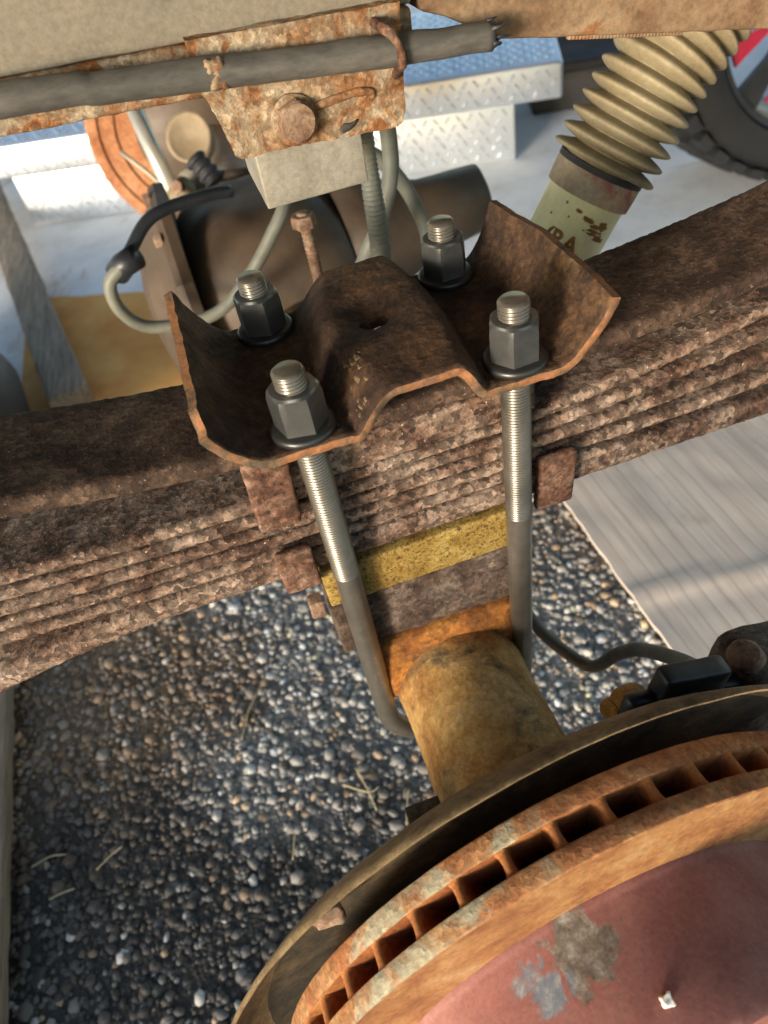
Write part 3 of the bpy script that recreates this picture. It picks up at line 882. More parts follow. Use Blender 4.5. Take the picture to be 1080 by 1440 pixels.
# far brake rotor on the other end of the axle
far = thing('far_brake_rotor', 'orange rusty brake disc at the far end of the axle, lit from behind', 'brake disc', (-0.02, 1.28, -0.45))
fc, fa = Vector((-0.03, 1.30, -0.245)), Vector((-0.18, -1, 0.10))
V, F = lathe(fc, fa, [(-0.03, 0.10), (-0.03, 0.200), (-0.012, 0.205), (0.0, 0.205), (0.006, 0.200), (0.006, 0.182), (0.001, 0.178), (0.001, 0.150), (-0.004, 0.146), (-0.004, 0.10)], 80)
link_mesh('disc', V, F, M['far_rotor'], far, sharp=40)
V, F = lathe(fc, fa, [(-0.006, 0.11), (0.012, 0.108), (0.03, 0.085), (0.034, 0.0)], 60)
link_mesh('backing_plate', V, F, M['diff'], far, sharp=40)
V, F = tube(spline([(-0.165, 1.14, -0.205), (-0.155, 1.12, -0.212), (-0.135, 1.10, -0.232), (-0.118, 1.09, -0.255)], 6), 0.004, 10)
link_mesh('retaining_spring', V, F, M['pale'], far)

V, F = tube([(-0.118, 1.06, -0.085), (-0.098, 0.90, -0.215)], 0.0135, 20)
o = link_mesh('steering_link', V, F, M['bright'], loc=(-0.098, 0.90, -0.21)); tag(o, 'bright plated steering link rod crossing the far rusty disc', 'steering rod')
lk = thing('rod_end', 'small grey rod end with a bolt under the bright steering link', 'rod end', (-0.09, 0.82, -0.20))
V, F = tube([(-0.115, 0.84, -0.215), (-0.075, 0.80, -0.172)], 0.016, 18)
link_mesh('socket', V, F, M['diff_light'], lk)
V, F = hexnut((-0.084, 0.80, -0.172), (-0.4, -0.7, 0.5), 0.018, 0.010)
link_mesh('bolt', V, F, M['rust_bolt'], lk, sharp=30)
# black ribbed boot and its rod
bt = thing('ball_joint_boot', 'small black ribbed rubber boot on a dark rod above the differential', 'rubber boot', (-0.04, 0.80, -0.16))
a0, a1 = Vector((-0.052, 0.80, -0.137)), Vector((-0.030, 0.78, -0.172))
dv = a1 - a0; Ln = dv.length
V, F = lathe(a0, dv, [(0, 0.0)] + [(Ln * i / 24, 0.0125 + 0.0045 * abs(math.sin(PI * i / 6))) for i in range(25)] + [(Ln, 0.0)], 24)
link_mesh('boot', V, F, M['rubber'], bt)
V, F = tube([(-0.03, 0.785, -0.165), (0.05, 0.77, -0.172)], 0.008, 14)
link_mesh('rod', V, F, M['diff'], bt)

# hose loop beside the differential
V, F = tube(spline([(-0.157, 0.42, -0.096), (-0.178, 0.42, -0.113), (-0.178, 0.42, -0.145), (-0.154, 0.42, -0.170), (-0.089, 0.42, -0.176), (-0.041, 0.42, -0.146), (0.004, 0.42, -0.098), (0.02, 0.43, -0.08)], 8), 0.0068, 14)
lp = thing('vent_hose', 'pale grey hose looping round the dark differential', 'hose', (-0.15, 0.42, -0.17))
link_mesh('hose', V, F, M['hose'], lp)
V, F = tube([(-0.168, 0.43, -0.108), (-0.158, 0.425, -0.099), (-0.142, 0.42, -0.092)], lambda s, a: 0.0125, 12)
link_mesh('connector', V, F, M['black'], lp)
V, F = tube(spline([(-0.150, 0.43, -0.092), (-0.115, 0.45, -0.070), (-0.06, 0.47, -0.072), (-0.03, 0.48, -0.078)], 6), 0.0065, 12)
link_mesh('elbow', V, F, M['black'], lp)

# small threaded stud above the differential
st = thing('threaded_stud', 'small threaded stud with a lock nut below the alloy block', 'stud', (0.004, 0.22, -0.07))
path = [Vector((0.0038, 0.22, -0.012)).lerp(Vector((0.0045, 0.215, -0.085)), i / 110) for i in range(111)]
V, F = tube(path, lambda s, a: 0.0042 + 0.0009 * abs(((s / 0.0034) % 1) * 2 - 1), 14)
link_mesh('shank', V, F, M['rust_bolt'], st)
V, F = hexnut((0.0035, 0.22, -0.022), (0, 0, 1), 0.017, 0.009)
link_mesh('lock_nut', V, F, M['rust_bolt'], st, sharp=30)

# ================================================================== BRAKE DISC, SHIELD
RC = Vector((0.0059, -0.2499, -0.2719))
RA = Vector((math.sin(-0.0703) * math.cos(-0.0469), math.cos(-0.0703) * math.cos(-0.0469), math.sin(-0.0469)))
_, RE1, RE2 = frame_from(RA)
RR = 0.1706
rotor = thing('brake_rotor', 'orange rusty vented brake disc with red oxide hat', 'brake disc', tuple(RC + Vector((0, 0, -RR))))
def ring_prof(o0, o1, ri, ro, c=0.0014):
    return [(o0, ri), (o0, ri + .02), (o0, ri + .035), (o0, ro - c * 2), (o0, ro - c), (o0 + c * .3, ro - c * .3), (o0 + c, ro), (o1 - c, ro), (o1 - c * .3, ro - c * .3), (o1, ro - c), (o1, ri), (o0, ri)]
V, F = lathe(RC, RA, ring_prof(0.0, 0.0094, 0.095, RR), 240, amp=0.00035, ns=120, seed=2)
n_ = 240
mi = [0] * len(F)
for k in range(len(F)):
    q = k // n_
    mi[k] = 0 if q < 4 else (1 if q < 9 else 2)
link_mesh('outer_disc', V, F, None, rotor, mats=[M['rotor_face'], M['rotor_rim'], M['rotor']], midx=mi, sharp=35)
V, F = lathe(RC, RA, ring_prof(0.0205, 0.0300, 0.095, RR - 0.0003), 240, amp=0.00035, ns=120, seed=5)
mi = [2 if (k // n_ < 4 or k // n_ >= 9) else 1 for k in range(len(F))]
link_mesh('inner_disc', V, F, None, rotor, mats=[M['rotor_face'], M['rotor_rim'], M['rotor']], midx=mi, sharp=35)
# cooling vanes: curved webs between the two discs, flared where they meet them
NV = 44
vV, vF = [], []
def vane_mesh():
    V = []; F = []
    rs = [0.100, 0.12, 0.14, 0.155, 0.163, 0.1672, 0.1690]
    os_ = [0.0088, 0.0098, 0.0112, 0.0150, 0.0188, 0.0202, 0.0212]
    hw = [0.0048, 0.0034, 0.0026, 0.0022, 0.0026, 0.0034, 0.0048]
    for side in (-1, 1):
        for r in rs:
            sc = 1.0 if r < 0.168 else 0.55
            for o_, h in zip(os_, hw):
                p = RE2 * r + RE1 * (side * h * sc) + RA * o_
                V.append(p)
    nr, no = len(rs), len(os_)
    for s in range(2):
        b = s * nr * no
        for i in range(nr - 1):
            for k in range(no - 1):
                F.append((b + i * no + k, b + i * no + k + 1, b + (i + 1) * no + k + 1, b + (i + 1) * no + k))
    for i in (0, nr - 1):
        for k in range(no - 1):
            F.append((i * no + k, i * no + k + 1, nr * no + i * no + k + 1, nr * no + i * no + k))
    return V, F
V, F = vane_mesh()
base_off = world_of(rotor)
v0 = None
for k in range(NV):
    if v0 is None:
        me = bpy.data.meshes.new('vane'); me.from_pydata([tuple(v) for v in V], [], F); me.materials.append(M['rotor'])
        me.polygons.foreach_set('use_smooth', [True] * len(me.polygons))
        bm = bmesh.new(); bm.from_mesh(me); bmesh.ops.recalc_face_normals(bm, faces=bm.faces); bm.to_mesh(me); bm.free()
        v0 = bpy.data.objects.new('vane', me); o = v0
    else:
        o = v0.copy()
    col.objects.link(o); o.parent = rotor
    o.location = RC - base_off
    o.rotation_mode = 'QUATERNION'
    from mathutils import Quaternion
    o.rotation_quaternion = Quaternion(RA, 2 * PI * (k + 0.35) / NV)
# hat: the drum that stands out from the disc towards the wheel side
V, F = lathe(RC, RA, [(0.006, 0.1235), (-0.0005, 0.1232), (-0.0025, 0.1222), (-0.0045, 0.1215), (-0.02, 0.1212), (-0.04, 0.1210), (-0.0605, 0.1206), (-0.0640, 0.1188), (-0.0655, 0.115), (-0.0655, 0.09), (-0.0655, 0.045), (-0.052, 0.042), (-0.052, 0.0)], 160, amp=0.0004, ns=60, seed=8)
link_mesh('hat', V, F, M['hat'], rotor, sharp=40)
# near ones only: wheel studs on the hat face
for k in range(8):
    a = 2 * PI * k / 8 + 0.2
    p = RC + RA * -0.065 + (RE1 * math.cos(a) + RE2 * math.sin(a)) * 0.085
    V, F = tube([p, p - RA * 0.035], 0.007, 14)
    link_mesh('wheel_stud', V, F, M['rust_bolt'], rotor)

# dust shield: dished sheet behind the disc with a flared lip; cut away at the caliper
shield = thing('dust_shield', 'dark sheet metal dust shield with tan rusty lip behind the disc', 'dust shield', tuple(RC + RA * 0.04 + Vector((0, 0, -0.17))))
A0, A1 = R_(36), R_(240)
def shield_lathe(prof, seg=150, amp=0.0):
    return lathe(RC, RA, prof, seg, A0, A1, e1=(1, 0, 0), amp=amp, ns=30, seed=1)
up_test = RA.cross(Vector((1, 0, 0)))
if up_test.z < 0:
    A0, A1 = -A1, -A0
V, F = shield_lathe([(0.0525, 0.075), (0.0525, 0.135), (0.0500, 0.160), (0.0480, 0.172), (0.0460, 0.1775), (0.0472, 0.1790), (0.0495, 0.1740), (0.0515, 0.160), (0.0540, 0.135), (0.0540, 0.075), (0.0525, 0.075)], amp=0.0008)
link_mesh('backing', V, F, M['shield'], shield, sharp=40)
V, F = shield_lathe([(0.0462, 0.1772), (0.0420, 0.1850), (0.0360, 0.1935), (0.0305, 0.2000), (0.0290, 0.2006), (0.0288, 0.2020), (0.0312, 0.2018), (0.0372, 0.1952), (0.0430, 0.1870), (0.0474, 0.1790)], amp=0.0012)
link_mesh('lip', V, F, M['shield_lip'], shield, sharp=50)
# loose rusty scale wedged in the shield's gutter
for (a, s) in ((R_(132.5), 0.0075),):
    p = RC + RA * 0.0385 + (Vector((1, 0, 0)) * math.cos(a) + Vector((0, 0, 1)) * math.sin(a)) * 0.1765
    V, F = round_box(p - Vector((s, s * .45, s * 1.2)), p + Vector((s, s * .45, s * 1.2)), 0.003, 0.003, 0.0022, 160, 4)
    o = link_mesh('rust_flake', V, F, M['rust_bolt'], loc=tuple(p)); tag(o, 'curled brown rust flake lying in the dust shield gutter', 'rust flake')
p = RC + RA * -0.040 + Vector((-0.0008, 0, 0.1222))
V, F = round_box(p - Vector((0.0022, 0.0022, 0.0006)), p + Vector((0.0022, 0.0024, 0.0022)), 0.0008, 0.0012, 0.0012, 420, 3)
o = link_mesh('paint_chip', V, F, M['chip'], loc=tuple(p)); tag(o, 'tiny white paint chip lying on the red disc hat', 'paint chip')

# ================================================================== KNUCKLE PIECES BEHIND THE SHIELD
V, F = tube(spline([(0.050, 0.030, -0.290), (0.0800, 0.012, -0.296), (0.0930, -0.015, -0.312), (0.1130, -0.050, -0.3175), (0.1243, -0.070, -0.2770), (0.1295, -0.090, -0.2470), (0.1372, -0.120, -0.2225), (0.130, -0.150, -0.190)], 10), lambda s, a: 0.0052 + (0.0030 if s < 0.045 else 0), 16)
o = link_mesh('sensor_cable', V, F, M['cable'], loc=(0.11, -0.05, -0.32)); tag(o, 'dusty grey sensor cable curving from axle to black bracket', 'cable')
br = thing('cable_bracket', 'black plastic cable bracket standing behind the dust shield lip', 'bracket', (0.095, -0.168, -0.19))
def skew(q): return (q[0] + 0.15 * (q[2] + 0.15), q[1], q[2] - 0.34 * (q[0] - 0.095))
V, F = round_box((0.076, -0.175, -0.190), (0.117, -0.162, -0.133), 0.003, 0.004, 0.0006, 60, 3, skew)
link_mesh('body', V, F, M['black'], br)
V, F = tube(spline([(0.080, -0.1755, -0.150), (0.092, -0.177, -0.146), (0.104, -0.1755, -0.156), (0.120, -0.174, -0.165)], 8), 0.0032, 10)
link_mesh('rib', V, F, M['black'], br)
V, F = round_box((0.060, -0.174, -0.176), (0.080, -0.163, -0.150), 0.005, 0.004, 0.0004, 60, 5, skew)
link_mesh('foot', V, F, M['black'], br)
V, F = round_box((0.112, -0.174, -0.176), (0.136, -0.162, -0.150), 0.005, 0.004, 0.0004, 60, 6, skew)
link_mesh('arm', V, F, M['black'], br)
kn = thing('steering_knuckle', 'grey steering knuckle boss with rusty bolt beside the black bracket', 'knuckle', (0.15, -0.16, -0.24))
V, F = round_box((0.130, -0.180, -0.250), (0.200, -0.140, -0.150), 0.010, 0.006, 0.002, 40, 7, lambda q: (q[0], q[1], q[2] - 0.35 * (q[0] - 0.13)))
link_mesh('boss', V, F, M['spacer'], kn)
V, F = lathe((0.140, -0.163, -0.160), (-0.45, -0.05, 0.85), [(0, 0), (0, 0.0095), (0.010, 0.0095), (0.0125, 0.008), (0.0135, 0)], 28, amp=0.0006)
link_mesh('bolt', V, F, M['rust_bolt'], kn, sharp=30)
V, F = hexnut((0.165, -0.168, -0.172), (-0.2, -0.6, 0.75), 0.020, 0.016)
link_mesh('bolt', V, F, M['orange_bolt'], kn, sharp=30)
bo = thing('knuckle_bolt', 'short orange rusty bolt end poking over the dust shield lip', 'bolt', (0.066, -0.155, -0.165))
V, F = lathe((0.073, -0.158, -0.164), (-0.62, -0.30, 0.62), [(0, 0), (0, 0.0085), (0.014, 0.0085), (0.017, 0.0075), (0.0175, 0)], 24)
link_mesh('shank', V, F, M['orange_bolt'], bo, sharp=40)
V, F = lathe((0.0625, -0.158, -0.166), (-0.62, -0.30, 0.62), [(0, 0), (0, 0.0060), (0.010, 0.0060), (0.012, 0.005), (0.0125, 0)], 24)
link_mesh('pin', V, F, M['orange_bolt'], bo, sharp=40)
# dark casting that joins tube, shield and knuckle
V, F = lathe((0.004, -0.205, TZ - .004), (0, 1, 0), [(0, 0.0), (0, 0.078), (0.010, 0.078), (0.020, 0.062), (0.045, 0.052), (0.05, 0.0)], 48, amp=0.001)
link_mesh('tube_flange', V, F, M['shield'], axle, sharp=40)

# ================================================================== TRUCK FRAME
fr = thing('frame_rail', 'grey painted truck frame rail with rusty lower edge above the spring', 'frame rail', (0, 0.085, 0.07))
def zline(x):
    P = [(-0.75, 0.170), (0.05, 0.1290), (0.075, 0.124), (0.11, 0.1045), (0.18, 0.0915), (0.29, 0.0715), (0.70, -0.01)]
    for (a, za), (b, zb) in zip(P, P[1:]):
        if x <= b: return za + (zb - za) * (x - a) / (b - a)
    return P[-1][1]
def rail(name, x0, x1, y0, y1, dz0, dz1, mat, amp=0.0006, seed=0, step=0.006, parent=None, r=0.003):
    V, F = round_box((x0, y0, dz0), (x1, y1, dz1), r, step, amp, 90, seed, lambda q: (q[0], q[1], q[2] + zline(q[0])))
    return link_mesh(name, V, F, mat, parent or fr)
rail('web', -0.70, 0.064, 0.085, 0.155, 0.003, 0.17, M['frame'], 0.0005, 1, 0.010)
rail('kicked_web', 0.067, 0.62, 0.083, 0.155, 0.000, 0.17, M['frame_rust'], 0.0007, 2, 0.010)
rail('lower_flange', -0.70, 0.064, 0.0885, 0.150, -0.022, 0.002, M['bracket'], 0.0008, 3, 0.005)
# weld bead along the kicked section
for k in range(34):
    x = 0.152 + k * 0.0021
    V, F = round_box((x - 0.0014, 0.0855, zline(x) - 0.0018), (x + 0.0012, 0.0895, zline(x) + 0.0012), 0.0011, 0.004)
    if k == 0: VV, FF = V, F
    else: VV, FF = join((VV, FF), (V, F))
link_mesh('weld_bead', VV, FF, M['frame_rust'], fr)
# bump-stop bracket hanging from the rail
out = [(-0.0510, 0.1195), (-0.0475, 0.1100), (-0.0445, 0.0960), (-0.0425, 0.0860), (-0.0400, 0.0835), (-0.020, 0.0835), (0.010, 0.0815), (0.046, 0.0785), (0.0495, 0.0800), (0.0510, 0.0850), (0.0530, 0.1050), (0.0545, 0.1340), (-0.0510, 0.1400)]
def slab(outline, y0, y1, amp, seed, n=34):
    """Outline (x,z) filled with a roughened grid, closed at the back."""
    bm = bmesh.new()
    vs = [bm.verts.new((x, y0, z)) for x, z in outline]
    f = bm.faces.new(vs)
    ret = bmesh.ops.extrude_face_region(bm, geom=[f])
    for v in [e for e in ret['geom'] if isinstance(e, bmesh.types.BMVert)]: v.co.y = y1
    bmesh.ops.triangulate(bm, faces=bm.faces[:])
    for _ in range(5):
        long_e = [e for e in bm.edges if e.calc_length() > 0.0035]
        if not long_e: break
        bmesh.ops.subdivide_edges(bm, edges=long_e, cuts=1)
        bmesh.ops.triangulate(bm, faces=bm.faces[:])
    bm.normal_update()
    for v in bm.verts:
        d = v.normal * amp * fbm(v.co, 170, seed)
        v.co += d
    V = [v.co.copy() for v in bm.verts]; bm.verts.index_update()
    F = [tuple(v.index for v in f.verts) for f in bm.faces]
    bm.free()
    return V, F
V, F = slab(out, 0.0765, 0.0862, 0.0009, 5)
bk = link_mesh('bump_stop_bracket', V, F, M['bracket'], fr, sharp=60); bk['label'] = 'mottled orange and cream rusty bracket with a hex bolt'
V, F = hexnut((-0.0085, 0.0768, 0.0955), (0.05, -1, 0.05), 0.0185, 0.0085, 0, turn=0.2)
link_mesh('bracket_bolt', V, F, M['rust_bolt'], bk, sharp=30)
V, F = lathe((-0.0085, 0.0766, 0.0955), (0, -1, 0), [(0, 0), (0, 0.0125), (0.002, 0.0122), (0.0026, 0.008), (0.0026, 0)], 32, amp=0.0004, ns=200)
link_mesh('bolt_washer', V, F, M['bracket'], bk)
V, F = tube(spline([(0.003, 0.0765, 0.0985), (0.014, 0.0757, 0.1000), (0.024, 0.0757, 0.1005), (0.033, 0.0760, 0.0990), (0.0345, 0.0765, 0.0965)], 8), lambda s, a: 0.0022, 10, amp=0.0006)
link_mesh('weld_ridge', V, F, M['bracket'], bk)
V, F = slab([(0.0135, 0.0855), (0.0165, 0.0875), (0.0200, 0.0868), (0.0245, 0.0880), (0.0222, 0.0855), (0.0190, 0.0838), (0.0150, 0.0830)], 0.0752, 0.0766, 0.0003, 3)
link_mesh('tar_spot', V, F, M['under'], bk)
# tab that hooks round the pipe
V, F = tube(spline([(0.0395, 0.0760, 0.1290), (0.0405, 0.0640, 0.1278), (0.0440, 0.0575, 0.1245), (0.0465, 0.0565, 0.1180), (0.0475, 0.0610, 0.1110), (0.0480, 0.0760, 0.1040)], 8), 0.0023, 12, amp=0.0008)
link_mesh('pipe_hook', V, F, M['clip'], bk)
# bump-stop block bolted under the bracket
V, F = round_box((-0.0328, 0.0830, 0.0520), (0.0268, 0.1480, 0.0950), 0.0012, 0.008, 0.0002, 120, 2)
o = link_mesh('bump_stop_block', V, F, M['block'], loc=(0, 0.115, 0.052)); tag(o, 'dull grey alloy block under the rusty frame bracket', 'block')

# weathered pipe along the rail, broken off at its right end
path = spline([(-0.70, 0.066, 0.165), (-0.40, 0.066, 0.152), (-0.1377, 0.066, 0.1372), (-0.0919, 0.066, 0.1320), (-0.0427, 0.066, 0.1272), (0.0012, 0.066, 0.1218), (0.0478, 0.066, 0.1170), (0.0968, 0.066, 0.1122)], 14)
pp = thing('conduit_pipe', 'weathered black pipe strapped along the frame rail, broken at one end', 'pipe', (0, 0.066, 0.12))
V, F = tube(path, lambda s, a: 0.0070 + 0.0003 * math.sin(s * 70), 24, amp=0.0004, ns=70)
link_mesh('pipe', V, F, M['pipe'], pp)
for k in range(15):
    a = 2 * PI * k / 15 + random.uniform(-.15, .15); r = 0.0064 * random.uniform(.55, 1.0)
    c = Vector((0.0955, 0.066 + r * math.cos(a), 0.1123 + r * math.sin(a)))
    L_ = random.uniform(0.004, 0.011)
    d = Vector((1, random.uniform(-.35, .35), random.uniform(-.4, .25))).normalized()
    v, f = tube([c, c + d * L_ * .5, c + d * L_], lambda s, a_, L_=L_: max(0.0001, 0.0017 * (1 - s / L_ * .95)), 6)
    if k == 0: VV, FF = v, f
    else: VV, FF = join((VV, FF), (v, f))
link_mesh('torn_end', VV, FF, M['rubber'], pp)
V, F = round_box((-0.0470, 0.0590, 0.1205), (-0.0375, 0.0640, 0.1335), 0.002, 0.0010, 0.0014, 420, 6)
link_mesh('crusted_strap', V, F, M['bracket'], pp)

# unseen truck body added overhead, edges set to keep skylight off the spring
def pan_z(x):
    return 0.33 + 0.10 * smooth((x - 0.55) / 0.6)
V = []; F = []
nx, ny = 40, 6
for lay in (0.0, 0.02):
    for j in range(ny + 1):
        y = -0.415 + 2.05 * j / ny
        for i in range(nx + 1):
            x = -0.66 + 2.3 * i / nx
            V.append((x, y, pan_z(x) + lay + (0.012 * math.sin(y * 9) ** 2 if 0 < j < ny else 0)))
n0 = (nx + 1) * (ny + 1)
for j in range(ny):
    for i in range(nx):
        a = j * (nx + 1) + i
        q = (a, a + 1, a + nx + 2, a + nx + 1)
        F.append(q); F.append(tuple(k + n0 for k in q))
for i in range(nx):
    for a in (i, ny * (nx + 1) + i): F.append((a, a + 1, a + 1 + n0, a + n0))
for j in range(ny):
    for a in (j * (nx + 1), j * (nx + 1) + nx): F.append((a, a + nx + 1, a + nx + 1 + n0, a + n0))
o = link_mesh('truck_shade_pan', V, F, M['under'], loc=(0, 0.6, 0.33), sharp=40); tag(o, 'unseen truck floor pan and inner wing, shaped to shade the spring', 'truck body')

# ================================================================== SHOCK ABSORBER
sh = thing('shock_absorber', 'cream shock absorber with rust stains and a beige pleated boot', 'shock absorber', (0.13, 0.17, -0.18))
s0 = Vector((0.1500, 0.175, -0.150)); s1 = Vector((0.2255, 0.17, -0.0200))
sd = (s1 - s0).normalized()
V, F = lathe(s0, sd, [(0, 0), (0, 0.029), (0.002, 0.0305), ((s1 - s0).length, 0.0305), ((s1 - s0).length + .001, 0.0)], 56)
body = link_mesh('body', V, F, M['shock'], sh, sharp=40)
V, F = lathe(s1 - sd * 0.020, sd, [(0, 0.0307), (0.0, 0.0330), (0.008, 0.0335), (0.0185, 0.0335), (0.0185, 0.0307)], 56, a0=R_(-60), a1=R_(268))
link_mesh('collar', V, F, M['collar'], sh, sharp=40)
V, F = lathe(s1 - sd * 0.002, sd, [(0, 0.030), (0, 0.0338), (0.0042, 0.0338), (0.0042, 0.030)], 56)
link_mesh('clamp_band', V, F, M['rubber'], sh, sharp=40)
bp_ = spline([s1, (0.2445, 0.170, 0.0080), (0.2700, 0.170, 0.0425), (0.3020, 0.17, 0.0745), (0.345, 0.17, 0.108)], 90)
tot = sum((bp_[i + 1] - bp_[i]).length for i in range(len(bp_) - 1))
def pleat(s, a):
    k = s / 0.0112
    w = abs(math.sin(PI * (k + 0.12)))
    big = 0.0415 - 0.007 * s / tot
    return 0.0275 + (big - 0.0275) * (w ** 1.05) if s > 0.002 else 0.031
V, F = tube(bp_, pleat, 48, amp=0.0004, ns=60)
link_mesh('pleated_boot', V, F, M['boot'], sh)
# rust-stained raised lettering wrapped round the body
def wrap_text(txt, size, along, ang0, parent, mat):
    cu = bpy.data.curves.new('lettering', 'FONT'); cu.body = txt; cu.size = size; cu.extrude = 0.0; cu.offset = 0.0006
    to = bpy.data.objects.new('lettering', cu); col.objects.link(to)
    bpy.context.view_layer.update()
    dg = bpy.context.evaluated_depsgraph_get()
    me = bpy.data.meshes.new_from_object(to.evaluated_get(dg))
    bm = bmesh.new(); bm.from_mesh(me)
    for _ in range(2):
        bmesh.ops.triangulate(bm, faces=bm.faces[:])
        bmesh.ops.subdivide_edges(bm, edges=[e for e in bm.edges if e.calc_length() > 0.003], cuts=1)
    bmesh.ops.triangulate(bm, faces=bm.faces[:])
    a, d1, d2 = frame_from(sd)
    bm.verts.index_update()
    toward = (Vector(cam.location) - s1); toward = (toward - a * toward.dot(a)).normalized()
    side = toward.cross(a) * -1
    V = []; F = [tuple(v.index for v in f.verts) for f in bm.faces]
    for v in bm.verts:
        t = ang0 + v.co.x / 0.0305
        d = toward * math.cos(t) + a.cross(toward) * math.sin(t)
        V.append(s0 + a * (along + v.co.y) + d * 0.03075)
    bm.free(); bpy.data.objects.remove(to)
    return link_mesh('lettering', V, F, mat, parent, smooth=False)
cam_matrix_loc = cam.matrix_world.translation
wrap_text('(RA', 0.0175, 0.0925, R_(-30), body, M['shock_rust'])
def stains(spots, parent):
    a, d1, d2 = frame_from(sd)
    toward = (cam_matrix_loc - s1); toward = (toward - a * toward.dot(a)).normalized(); sidev = a.cross(toward)
    V = []; F = []
    for (al, an, w, h, sd_) in spots:
        b = len(V); n = 44
        V.append(s0 + a * al + (toward * math.cos(an) + sidev * math.sin(an)) * 0.0307)
        for k in range(n):
            t = 2 * PI * k / n
            rr = 1 + 0.55 * noise.noise(Vector((math.cos(t) * 1.4 + sd_, math.sin(t) * 1.4, sd_ * 3))) + 0.35 * noise.noise(Vector((math.cos(t) * 5 + sd_, math.sin(t) * 5, sd_ * 3)))
            aa = an + w * rr * math.cos(t) / 0.0305; ll = al + h * rr * math.sin(t)
            V.append(s0 + a * ll + (toward * math.cos(aa) + sidev * math.sin(aa)) * 0.0307)
        F += [(b, b + 1 + k, b + 1 + (k + 1) % n) for k in range(n)]
    link_mesh('rust_stain', V, F, M['shock_rust'], parent, smooth=False)
stains([(0.1225, 0.02, 0.003, 0.0012, 1.2), (0.1195, 0.34, 0.006, 0.0018, 2.2), (0.1165, 0.58, 0.006, 0.0015, 4.2), (0.1120, 0.62, 0.008, 0.0022, 5.1), (0.1180, 0.80, 0.005, 0.003, 8.8), (0.1085, 0.85, 0.006, 0.002, 9.9), (0.124, -.35, 0.0010, 0.0012, 3.3), (0.112, -.62, 0.0010, 0.0008, 6.3), (0.116, -.15, 0.0008, 0.0008, 5.9)], body)

# hoses behind the plate
V, F = tube(spline([(0.046, 0.150, 0.085), (0.0469, 0.160, 0.0504), (0.0459, 0.160, 0.0186), (0.0459, 0.160, -0.0166), (0.0438, 0.160, -0.0434), (0.040, 0.165, -0.10), (0.035, 0.18, -0.19)], 60), lambda s, a: 0.0047 + 0.0030 * min(1, s / 0.10) - 0.0008 * (1 if (s / 0.0034) % 1 > .55 else 0), 18)
o = link_mesh('ribbed_conduit', V, F, M['hose'], loc=(0.045, 0.16, -0.02)); tag(o, 'dark ribbed conduit hanging beside the alloy block', 'conduit')
V, F = tube(spline([(0.072, 0.195, 0.12), (0.0735, 0.200, 0.0372), (0.0705, 0.200, 0.0039), (0.0573, 0.205, -0.0307), (0.0440, 0.21, -0.0550), (0.030, 0.23, -0.10), (0.02, 0.25, -0.20)], 10), 0.0060, 16)
o = link_mesh('brake_hose', V, F, M['hose'], loc=(0.07, 0.2, 0.0)); tag(o, 'smooth grey hose hanging straight down behind the ribbed conduit', 'hose')
V, F = tube(spline([(0.040, 0.24, 0.020), (0.0600, 0.25, 0.0100), (0.0754, 0.25, 0.0010), (0.0903, 0.25, -0.0185), (0.1022, 0.25, -0.0451), (0.1090, 0.25, -0.0748), (0.11, 0.26, -0.13), (0.10, 0.28, -0.24)], 10), 0.0060, 16)
o = link_mesh('vacuum_hose', V, F, M['hose'], loc=(0.09, 0.25, -0.03)); tag(o, 'smooth grey hose arching down behind the far nut', 'hose')

# ================================================================== BACKGROUND
# tread-plate toolbox on the apron
P0 = Vector((-0.61, 2.365, GZ + .006)); P1 = Vector((0.905, 1.818, GZ + .006))
ux = (P1 - P0).normalized(); uy = Vector((-ux.y, ux.x, 0)); LT = (P1 - P0).length
tb = thing('tool_chest', 'long aluminium tread plate truck tool chest on the pale ground', 'tool chest', tuple((P0 + P1) / 2 + uy * .2))
def tbp(a, b, z): return P0 + ux * a + uy * b + Vector((0, 0, z))
def tb_box(name, a0, a1, b0, b1, z0, z1, mat, parent=tb, r=0.006, slope=0.0):
    V, F = round_box((a0, b0, z0), (a1, b1, z1), r, 0.2)
    V = [tbp(v[0], v[1], v[2] + (slope * (v[1] - b0) if v[2] > (z0 + z1) / 2 else 0)) for v in V]
    return link_mesh(name, V, F, mat, parent, sharp=40)
cb = tb_box('body', 0, LT, 0.02, 0.42, 0, 0.163, M['alu'])
lid = tb_box('lid', -0.16, LT + 0.135, 0.0, 0.46, 0.164, 0.262, M['alu'], slope=0.16, r=0.010)
def bars(a0, a1, pos, zr, parent, step=0.034):
    V = []; F = []
    na = int((a1 - a0) / step); nzr = int((zr[1] - zr[0]) / (step * .62))
    for j in range(nzr):
        for i in range(na):
            if (i + j) % 2: sgn = 1
            else: sgn = -1
            if sgn == -1 and j % 2: pass
            ca = a0 + step * (i + .5 + .5 * (j % 2)); cz = zr[0] + (zr[1] - zr[0]) * (j + .5) / nzr
            h = 0.0135; w = 0.0042
            dx, dz = math.cos(R_(52)), math.sin(R_(52)) * sgn
            b = len(V)
            ring = [(-1, 0), (-.6, -.8), (.6, -.8), (1, 0), (.6, .8), (-.6, .8)]
            for (q, r_) in ring:
                V.append(pos(ca + dx * h * q - dz * w * r_, cz + dz * h * q + dx * w * r_, 0.0))
            for (q, r_) in ring:
                V.append(pos(ca + dx * h * q * .6 - dz * w * r_ * .45, cz + dz * h * q * .6 + dx * w * r_ * .45, 0.0032))
            for k in range(6):
                l = (k + 1) % 6
                F.append((b + k, b + l, b + 6 + l, b + 6 + k))
            F.append(tuple(b + 6 + k for k in range(6)))
    o = link_mesh('tread_bars', V, F, M['alu_bar'], parent, smooth=False); tag(o, kind='stuff'); return o
